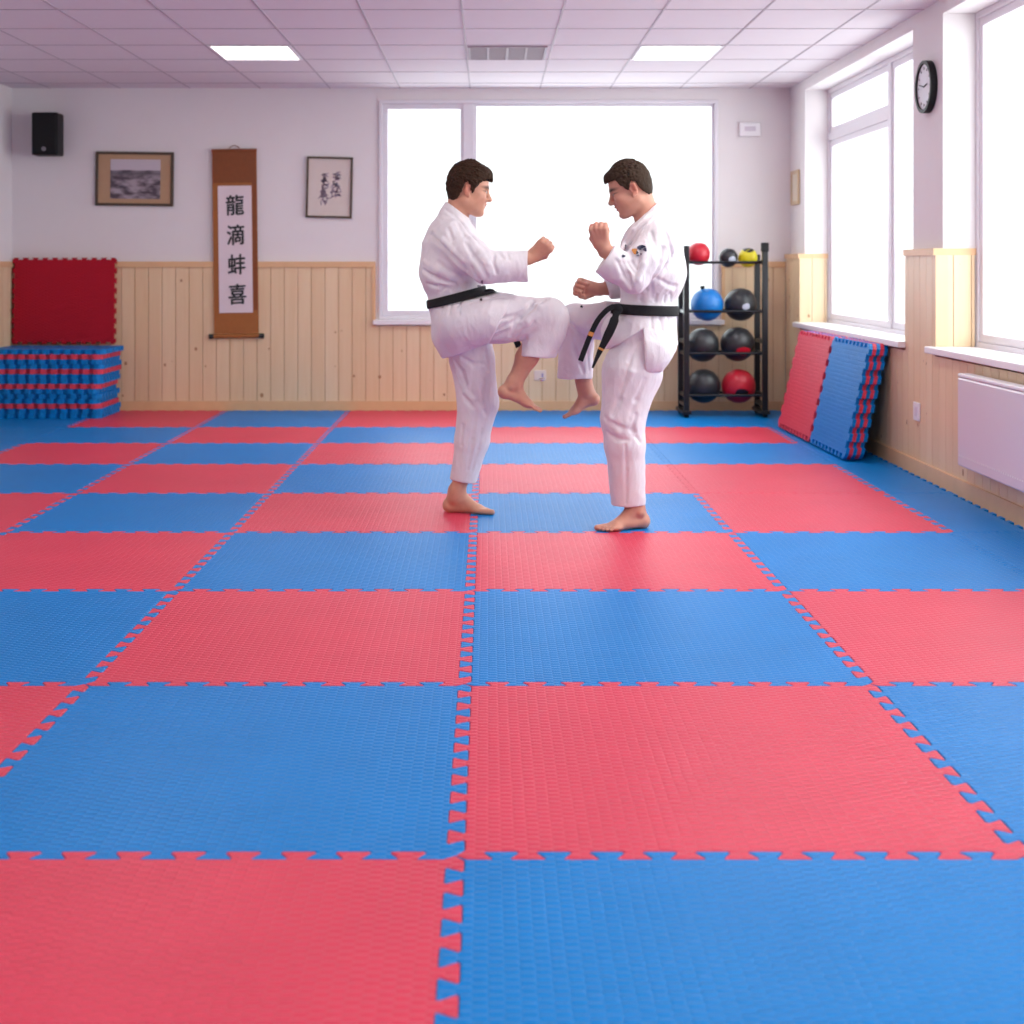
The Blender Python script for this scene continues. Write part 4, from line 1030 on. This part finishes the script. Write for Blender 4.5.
SL.cone(sh2, P(468, 270, .24), R(16), R(14), .03); SL.cone(P(468, 270, .24), P(502, 267, .20), R(14), R(14), .02)
hh = np.maximum(.025-np.abs(J.d-SL.d), 0)/.025; J.d = np.minimum(J.d, SL.d)-hh*hh*.025*.25
# neck opening: V at the front
J.cone(P(457.5, 216), P(461, 196), R(11.2), R(12), .004, op='cut'); halfcut(J, (440, 197), (472, 220), (lo+[0, 0, P(0, 225)[2]], hi), k=.004); J.cone(P(463, 216), P(474, 224), R(9), R(4), .01, op='cut')
for st, dp, r_ in (([(431, 234), (440, 244), (452, 255), (462, 266), (466, 270)], .010, .012), ([(438, 262), (448, 271), (460, 277)], .006, .014),
        ([(423, 270), (437, 279), (455, 284)], .007, .013), ([(428, 284), (440, 287), (452, 288)], .006, .010), ([(466, 243), (473, 256), (481, 266), (487, 278)], .006, .012),
        ([(494, 254), (493, 262), (496, 272)], .008, .008), ([(499, 253), (503, 258)], .006, .007), ([(507, 253), (509, 259)], .006, .006), ([(448, 228), (452, 240)], .005, .010), ([(446, 210), (455, 216), (465, 227), (475, 241), (482, 254)], .0045, .006), ([(458, 222), (464, 236)], .004, .009),
        ([(440, 292), (444, 288)], .006, .006), ([(452, 291), (456, 286)], .006, .006), ([(464, 289), (466, 284)], .006, .006), ([(472, 268), (478, 279)], .006, .008),
        ([(452, 300), (449, 314)], .006, .007), ([(461, 298), (459, 314)], .006, .007), ([(443, 303), (440, 318)], .005, .007),
        ([(486, 299), (505, 298)], .003, .006)):
    crease(J, A, st, dp, r_)
for st in ([(434, 231), (443, 240), (454, 251), (463, 260)], [(425, 262), (440, 271), (455, 276)], [(470, 238), (480, 252), (489, 264)]): crease(J, A, st, .006, .013, .012, True)
finish(J, 'jacket', M['gi'], base, left, .0028, 1)
# lapel band
def band(pp, F, pts, r, dy=None, flat=.45):
    return
# trousers
K = Field(lo, hi, HJ)
K.cone(P(457, 305), P(458, 325), R(22), R(25), .03, 1.2)
K.cone(P(464, 321, -.09), P(500, 318, -.145), R(24), R(23.5), .03); K.cone(P(500, 318, -.145), P(548, 318.5, -.17), R(23.5), R(19.5), .03)
K.cone(P(549, 318, -.17), P(546, 333, -.17), R(19.5), R(18), .02); K.cone(P(546, 333, -.17), P(533, 366, -.17), R(18), R(17.5), .02)
halfcut(K, (514, 354.5), (556, 356.5), (P(508, 0)*[1, 0, 0]+[0, lo[1], P(0, 375)[2]], np.array([P(562, 0)[0], 6.74, P(0, 340)[2]])), flip=True)
hollow(K, P(546, 333, -.17), P(535.5, 356, -.17), R(15.5), .07)
K.cone(P(467, 330, .09), P(472.5, 360, .09), R(23), R(22), .03); K.cone(P(472, 360, .09), P(478, 402, .085), R(22.5), R(20.5), .02)
K.cone(P(478, 402, .085), P(472, 440, .085), R(20.5), R(17), .02); K.cone(P(472, 440, .085), P(460, 494, .085), R(17), R(11.8), .02)
halfcut(K, (446, 478.5), (478, 483), (np.array([lo[0], lo[1], -.02]), np.array([hi[0], hi[1], P(0, 465)[2]])), dy=.085, flip=True)
hollow(K, P(472, 440, .085), P(462, 482, .085), R(10.6), .05)
for st, dp, r_ in (([(533, 301), (524, 312), (515, 325), (511, 336)], .008, .012), ([(545, 300), (532, 310), (520, 318), (505, 326), (488, 334)], .006, .010), ([(540, 306), (515, 316), (492, 320)], .005, .010),
        ([(520, 326), (500, 335), (478, 342)], .006, .010), ([(534, 322), (524, 330), (516, 338)], .005, .007), ([(455, 362), (462, 372), (466, 384)], .008, .012), ([(462, 358), (474, 364), (484, 364)], .007, .010),
        ([(459, 380), (466, 400), (474, 408)], .006, .012), ([(484, 380), (480, 400), (486, 415)], .006, .012), ([(476, 412), (472, 440), (468, 470)], .004, .007), ([(462, 425), (461, 445)], .004, .009), ([(486, 352), (488, 370)], .005, .010), ([(482, 430), (478, 450), (472, 470)], .003, .008)):
    crease(K, A, st, dp, r_)
for st in ([(552, 300), (540, 308), (528, 322), (520, 338)], [(456, 372), (466, 392), (474, 400)], [(478, 365), (476, 390), (482, 408)]): crease(K, A, st, .005, .012, .012, True)
finish(K, 'trousers', M['gi'], base, left, .0028, 5)
Bt = slab_belt(T, P(428, 304.5), P(484, 290), R(4.4), .009); bl = finish(Bt, 'belt', M['belt'], base, left, 0)
kb = MB().sphere(tuple(P(489.5, 292, -.06)-base), R(4.8), 20, 12, (1.25, .9, .72)).build('belt_knot', M['belt'], smooth=True); kb.parent = left
ribbon('belt_tail', spline([P(489, 294, -.03), P(500, 304, .01), P(510, 325, .03), P(516, 340, .03), P(519, 347, .03)], 6), .03, .006, M['belt'], base, left)
badge(J, A, [(482, 239, 1.6, 1.3)], plain('red_thread', lin(170, 40, 60), .6), 'red_label', base, left)
badge(J, A, [(479, 286, 2.0, 1.0), (482, 282, 1.2, 1.8), (477, 290, 1.0, 1.2)], plain('grey_thread', lin(132, 122, 136), .7), 'chest_mark', base, left)
badge(J, A, [(481, 299.5, 1.3, 1.3)], M['ink'], 'dark_label', base, left)
# ============ person on the right, faces left
D = Person(6.50, -1); P, R = D.P, D.R
lo = np.array([P(548, 0)[0]-.02, 6.10, -.02]); hi = np.array([P(700, 0)[0], 7.02, 1.75]); base = P(632, 515, -.08); base[2] = 0
hd = P(631.5, 188.5); hf = frame(hd, (-math.cos(-.36)*math.cos(.10), math.sin(.10)*.8, math.sin(-.36)), (-.38, 0, 1)); HSc = 1.045
B = Field(lo, hi, HS)
B.cone(P(652, 248), P(650, 300), R(20), R(20), .03, 1.35)
B.cone(P(650, 226), P(642, 203), R(14), R(11.8), .03); B.cone(P(642, 203), P(639, 192), R(11.8), R(11.5), .02)
B.cone(P(654, 242, -.14), P(654, 242, .14), R(10), R(10), .03); B.cone(P(648, 300), P(648, 330), R(21), R(22), .03, 1.25)
head(B, None, hf, HSc)
sh, el, wr_ = P(656, 242, -.18), P(634, 282, -.25), P(603, 246.5, -.22)
B.cone(sh, el, R(10.5), R(9), .02); B.cone(el, P(622, 268, -.24), R(9), R(9.2), .02); B.cone(P(622, 268, -.24), wr_, R(9.2), R(6.4), .02)
fist(B, frame(wr_, np.array((-.28, -.22, 1)), (-.30, -1, .05)), -1 if False else 1, 1.0)
sh2, el2, wr2 = P(652, 242, .17), P(632, 288, .20), P(595.5, 289, .12)
B.cone(sh2, el2, R(10), R(8.5), .02); B.cone(el2, wr2, R(8.5), R(6.2), .02)
fist(B, frame(wr2+np.array((-.005, 0, 0)), (-1, -.10, .18), (.1, 1, .25)), 1 if False else -1, .95)
B.cone(P(640, 322, .09), P(577, 320, .27), R(18), R(13), .03); B.cone(P(577, 320, .27), P(580, 350, .29), R(13), R(12), .03); B.cone(P(580, 350, .29), P(584, 386, .30), R(12), R(7.6), .02)
foot(B, P(600.5, 401.5, .30), P(562.5, 419.5, .27), (-.36, 0, .9), 1, toe_drop=-.02)
B.cone(P(584, 382, .30), P(587, 392, .30), R(7.8), R(7.5), .02)
B.cone(P(640, 325, -.08), P(624, 425, -.09), R(20), R(13), .03); B.cone(P(624, 425, -.09), P(630, 475, -.08), R(12.5), R(11), .02); B.cone(P(630, 475, -.08), P(635, 512, -.08), R(10), R(8), .02)
foot(B, np.array((P(648.5, 0, -.08)[0], 6.43, .001)), np.array((P(597, 0, -.16)[0], 6.315, .001)), (0, 0, 1), -1)
v, F_ = B.mesh(); v = relax(v, F_, 1, .35)
right = to_object('person', v, F_, M['skin'], base, body_color(v, SKIN2, (hf, HSc), [wr_+np.array((-.04, 0, .09)), wr2+np.array((-.08, 0, 0))]))
tag(right, 'person in white karate uniform at right, facing left, both fists up in guard', 'person')
Hh, g_ = hair_field(hf, HSc, 'crop'); hair_object(Hh, hf, HSc, 'crop', hair_mat('short_brown_hair', (.036, .020, .012)), base, right, 8)
eyes(hf, HSc, base, right)
J = Field(lo, hi, HJ)
J.cone(P(655, 222), P(652, 246), R(14), R(29.5), .03, 1.3); J.cone(P(652, 246), P(651.5, 272), R(29.5), R(33), .03, 1.28); J.cone(P(651.5, 272), P(647.5, 303), R(33), R(26.3), .03, 1.25)
J.cone(P(655, 238, -.13), P(655, 238, .13), R(17), R(17), .05); J.cone(P(654, 218), P(657.5, 235), R(14.5), R(21), .03); J.cone(P(652, 222), P(645, 207), R(15.5), R(13.6), .02)
J.cone(P(647.5, 303), P(647.5, 312), R(26.3), R(26.3), .02, 1.25)
J.cone(P(648, 316), P(647, 348), R(26.3), R(31), .03, 1.25); J.cone(P(648, 320, -.04), P(645, 350, -.09), R(26), R(30.5), .03)
J.cone(P(640, 326, .06), P(622, 331, .12), R(23), R(21.5), .03); J.cone(P(640, 329, -.06), P(624, 334, -.05), R(26), R(23), .03)
lowreg = (lo, np.array([hi[0], hi[1], P(0, 314)[2]]))
halfcut(J, (600, 371), (700, 371), lowreg, pp=D, flip=True)
# back lower corner rounds off; front flap ends on the slanting line
halfcut(J, (684, 338), (658, 374), lowreg, pp=D)
def wedge(F, p, q, r, pp, y0, y1, k=.005):
    """remove the region below line p-q and left of line q-r between depths y0,y1"""
    a, b, c = pp.P(*p, -.1), pp.P(*q, -.1), pp.P(*r, -.1)
    sl, (X, Y, Z) = F.sub((F.lo[0], y0, F.lo[2]), (max(a[0], b[0], c[0])+.1, y1, max(a[2], b[2], c[2])+.05), 0)
    d = b-a; n = np.array([-d[2], 0, d[0]]); n /= np.linalg.norm(n)
    if n[2] < 0: n = -n
    v1 = (X-a[0])*n[0]+(Z-a[2])*n[2]              # >0 above the line
    d = c-b; n = np.array([-d[2], 0, d[0]]); n /= np.linalg.norm(n)
    if n[0] < 0: n = -n
    v2 = (X-b[0])*n[0]+(Z-b[2])*n[2]              # >0 right of the slit
    rem = np.maximum(v1, v2)+0*Y                  # <0 inside the wedge
    F.d[sl] = np.clip(np.maximum(F.d[sl], -rem), -BIG, BIG)
wedge(J, (600, 355), (641, 328), (643.5, 375), D, D.Y0-.5, D.Y0+.6)
T = Field.__new__(Field); T.lo, T.h, T.n, T.d = J.lo, J.h, J.n, J.d.copy()     # trunk only, for the belt
SL = Field(lo, hi, HJ)
SL.cone(sh+np.array((.01, .02, 0)), P(644, 262, -.22), R(18), R(17), .03); SL.cone(P(644, 262, -.22), P(634, 279, -.25), R(17), R(13.5), .03)
SL.cone(P(634, 279, -.25), P(616, 266.5, -.235), R(13.5), R(15.5), .02); SL.cone(P(616, 266.5, -.235), P(592, 248, -.21), R(15.5), R(17.5), .02)
halfcut(SL, (594, 273.5), (614.5, 245.5), pp=D, dy=-.22)
hollow(SL, P(620, 269, -.235), P(604.5, 259.5, -.22), R(14.2), .05)
SL.cone(sh2, P(634, 284, .2), R(16), R(14), .03); SL.cone(P(634, 284, .20), P(600, 291, .13), R(14), R(9.5), .02)
SLh = (np.array([lo[0], 6.47, lo[2]]), np.array([P(616, 0)[0], 6.85, P(0, 270)[2]]))
halfcut(SL, (603, 278), (611, 300), SLh, pp=D, dy=.14, flip=True); hollow(SL, P(634, 284, .2), P(607, 289, .14), R(8.3), .05)
hh = np.maximum(.022-np.abs(J.d-SL.d), 0)/.022; J.d = np.minimum(J.d, SL.d)-hh*hh*.022*.25
J.cone(P(647, 218), P(640, 196), R(12.2), R(12.6), .004, op='cut'); halfcut(J, (634, 224), (664, 198), (lo+[0, 0, P(0, 226)[2]], hi), k=.004, pp=D); J.cone(P(643, 218), P(630, 232), R(8), R(4.5), .01, op='cut')
for st, dp, r_ in (([(641, 247), (638, 262), (634, 278)], .007, .012), ([(618, 262), (624, 276), (632, 288)], .008, .010), ([(623, 262), (628, 274), (632, 284)], .006, .008), ([(628, 263), (634, 272)], .007, .008), ([(632, 262), (637, 270)], .006, .007),
        ([(662, 248), (661, 262), (655, 276), (646, 290)], .010, .013), ([(672, 255), (665, 268), (658, 276)], .006, .012), ([(657, 278), (668, 286), (676, 286)], .006, .011), ([(651, 284), (652, 298)], .005, .008),
        ([(664, 228), (670, 245), (672, 258)], .004, .010), ([(650, 232), (656, 248)], .004, .010), ([(645, 224), (634, 238), (629, 250)], .004, .008), ([(640, 300), (641, 294)], .005, .006), ([(655, 301), (656, 295)], .005, .006), ([(664, 302), (665, 296)], .005, .006), ([(671, 302), (671, 295)], .005, .006),
        ([(660, 317), (662, 330)], .005, .007), ([(651, 317), (652, 328)], .005, .007), ([(668, 318), (671, 336)], .004, .007), ([(641, 318), (640, 330), (643, 350), (644, 369)], .008, .007)):
    crease(J, D, st, dp, r_)
for st in ([(666, 246), (667, 262), (660, 276)], [(646, 246), (644, 264), (638, 280)], [(660, 283), (672, 291)]): crease(J, D, st, .005, .012, .012, True)
crease(J, D, [(655, 210), (645, 219), (634, 230), (624, 244), (618, 258)], .007, .011, .010, True)       # lapel
crease(J, D, [(660, 214), (650, 223), (640, 235), (632, 248)], .005, .006, .006)
finish(J, 'jacket', M['gi'], base, right, .0028, 21)
K = Field(lo, hi, HJ)
K.cone(P(648, 310), P(648, 325), R(22), R(25), .03, 1.2)
K.cone(P(640, 322, .09), P(610, 321, .19), R(20), R(19), .03); K.cone(P(610, 321, .19), P(575.5, 321.5, .28), R(19), R(18), .03)
K.cone(P(575, 322, .28), P(576, 345, .29), R(18.5), R(18), .02); K.cone(P(576, 345, .29), P(574.5, 392, .30), R(18), R(19), .02)
halfcut(K, (552, 378), (598, 378.5), (np.array([lo[0], D.Y0+.05, lo[2]]), np.array([P(603, 0)[0], hi[1], P(0, 360)[2]])), pp=D, dy=.29, flip=True)
hollow(K, P(576, 345, .29), P(576, 378, .29), R(16.5), .07)
K.cone(P(644, 328, -.06), P(633, 372, -.07), R(24), R(28), .03); K.cone(P(631.5, 372, -.07), P(623, 418, -.09), R(29), R(21.5), .03)
K.cone(P(623, 418, -.09), P(625, 445, -.09), R(21.5), R(19.5), .02); K.cone(P(625, 445, -.09), P(629.5, 520, -.08), R(19.5), R(16), .02)
halfcut(K, (605, 504.5), (655, 504.5), (lo, np.array([hi[0], hi[1], P(0, 485)[2]])), pp=D, dy=-.08, flip=True)
hollow(K, P(625, 445, -.09), P(629, 505, -.08), R(14.6), .06)
for st, dp, r_ in (([(632, 355), (626, 380), (618, 400), (612, 415)], .005, .012), ([(641, 340), (636, 352), (628, 360)], .005, .010), ([(645, 380), (636, 400), (630, 420)], .004, .012), ([(604, 417), (612, 424), (624, 428)], .0035, .010),
        ([(606, 432), (616, 439), (628, 440)], .003, .010), ([(636, 415), (632, 430), (640, 442)], .006, .010), ([(625, 445), (626, 470), (626, 503)], .004, .005), ([(566, 318), (576, 330), (586, 340), (594, 352)], .006, .010), ([(570, 330), (574, 350), (584, 372)], .005, .011), ([(583, 335), (588, 352), (590, 370)], .004, .009),
        ([(606, 308), (595, 316), (588, 326)], .005, .010)):
    crease(K, D, st, dp, r_)
for st in ([(640, 345), (632, 372), (624, 396)], [(610, 420), (618, 432), (634, 434)]): crease(K, D, st, .004, .012, .012, True)
finish(K, 'trousers', M['gi'], base, right, .0026, 33)
Bt = slab_belt(T, P(678, 310.8), P(618, 308.5), R(5.0), .010); finish(Bt, 'belt', M['belt'], base, right, 0)
kp = P(616.5, 309.5, -.15)
kb = MB().sphere(tuple(kp-base), R(6.2), 20, 12, (1.0, .75, .95)).build('belt_knot', M['belt'], smooth=True); kb.parent = right
t1 = spline([P(614, 306, -.165), P(607, 310, -.175), P(598, 320, -.18), P(590.5, 335, -.175), P(584.5, 350, -.17), P(580.5, 361, -.17)], 6)
t2 = spline([P(617, 311, -.175), P(613, 324, -.20), P(606, 339, -.20), P(599, 353, -.195), P(592.5, 368, -.19)], 6)
ribbon('belt_tail', t1, .024, .006, M['belt'], base, right, (.25, -1, .1))
ribbon('belt_tail', t2, [.030]*4+[.040]*6+[max(.008, .040-.0022*i) for i in range(len(t2)-10)], .006, M['belt'], base, right, (-.1, -1, 0))
ribbon('gold_stripe', [P(591.6, 332, -.178), P(590.2, 336, -.178)], .0245, .008, M['gold'], base, right, (.25, -1, .1))
ribbon('gold_stripe', [P(601.4, 348, -.199), P(600.4, 350, -.199)], .027, .008, M['gold'], base, right)
navy = plain('navy_thread', lin(28, 34, 66), .6)
badge(J, D, [(634.5, 251, 2.2, 2.8)], M['gold'], 'orange_emblem', base, right)
badge(J, D, [(639.5, 247.5, 2.0, 2.2), (642.5, 246.5, 2.2, 1.5), (645, 249.5, 1.5, 2.0), (637, 252.5, 1.2, 1.6)], navy, 'navy_emblem', base, right)
badge(J, D, [(638, 255.5, 1.5, 1.0), (641.5, 254, 1.4, .9)], plain('grey_thread2', lin(130, 124, 140), .7), 'grey_emblem', base, right)
badge(J, D, [(625.5, 247, 1.1, 2.2), (624, 251.5, 1.0, 2.4), (623.5, 256, 1.8, 1.4)], navy, 'chest_mark', base, right)
badge(K, D, [(581.5, 306.5, 1.3, 1.2)], M['ink'], 'dark_label', base, right)

# ------------------------------------------------------------------ light
wd = bpy.data.worlds.new('sky'); SC.world = wd; wd.use_nodes = True
bg = wd.node_tree.nodes['Background']; bg.inputs[0].default_value = (.93, .985, 1, 1); bg.inputs[1].default_value = 1.25
def area(name, loc, rot, sx, sy, power, col=(1, 1, 1)):
    l = bpy.data.lights.new(name, 'AREA'); l.shape = 'RECTANGLE'; l.size = sx; l.size_y = sy; l.energy = power; l.color = col
    o = bpy.data.objects.new(name, l); COL.objects.link(o); o.location = loc; o.rotation_euler = rot; return o
def portal(loc, rot, sx, sy):
    o = area('window_portal', loc, rot, sx, sy, 1); o.data.cycles.is_portal = True; return o
portal(((bx0+bx1)/2, YB+.13, (bz0+bz1)/2), (-math.pi/2, 0, 0), bx1-bx0, bz1-bz0)
area('daylight', ((bx0+bx1)/2, YB+.6, (bz0+bz1)/2+.1), (-math.pi/2, 0, 0), 3.2, 2.2, 75, (.95, .98, 1))
for i, (a, b) in enumerate(RW):
    portal((GX+.13, (a+b)/2, (wz0+wz1)/2), (0, math.pi/2, 0), wz1-wz0, b-a)
    area('daylight', (GX+.7, (a+b)/2, (wz0+wz1)/2+.3), (0, math.radians(80), 0), 2.2, b-a, 105 if i == 0 else 120, (.97, .985, 1))
for x, y in lights: area('panel_and_fill_lamp', (x+.29, y+.325, ZC-.02), (0, 0, 0), .5, .55, 11 if y > 9 else 20, (1, .97, .93))  # far pair sits under the panels; nearer ones are added unseen fill
# ------------------------------------------------------------------ camera
cam = bpy.data.cameras.new('camera'); co = bpy.data.objects.new('camera', cam); COL.objects.link(co); SC.camera = co
cam.sensor_width = 36; cam.lens = 36*FPX/1024; cam.shift_x = (512-CX)/1024; cam.shift_y = -(512-CY)/1024
co.location = (0, 0, CH); co.rotation_euler = (math.pi/2, 0, 0); cam.clip_start = .05; cam.clip_end = 100
cam.dof.use_dof = True; cam.dof.focus_distance = 5.3; cam.dof.aperture_fstop = cam.lens/1000/.014
SC.view_settings.view_transform = 'Standard'; SC.view_settings.look = 'None'; SC.view_settings.gamma = 1; SC.view_settings.use_curve_mapping = False
SC.view_settings.exposure = 0.0
SC.cycles.use_denoising = True; SC.cycles.max_bounces = 10; SC.cycles.diffuse_bounces = 5; SC.cycles.sample_clamp_indirect = 6
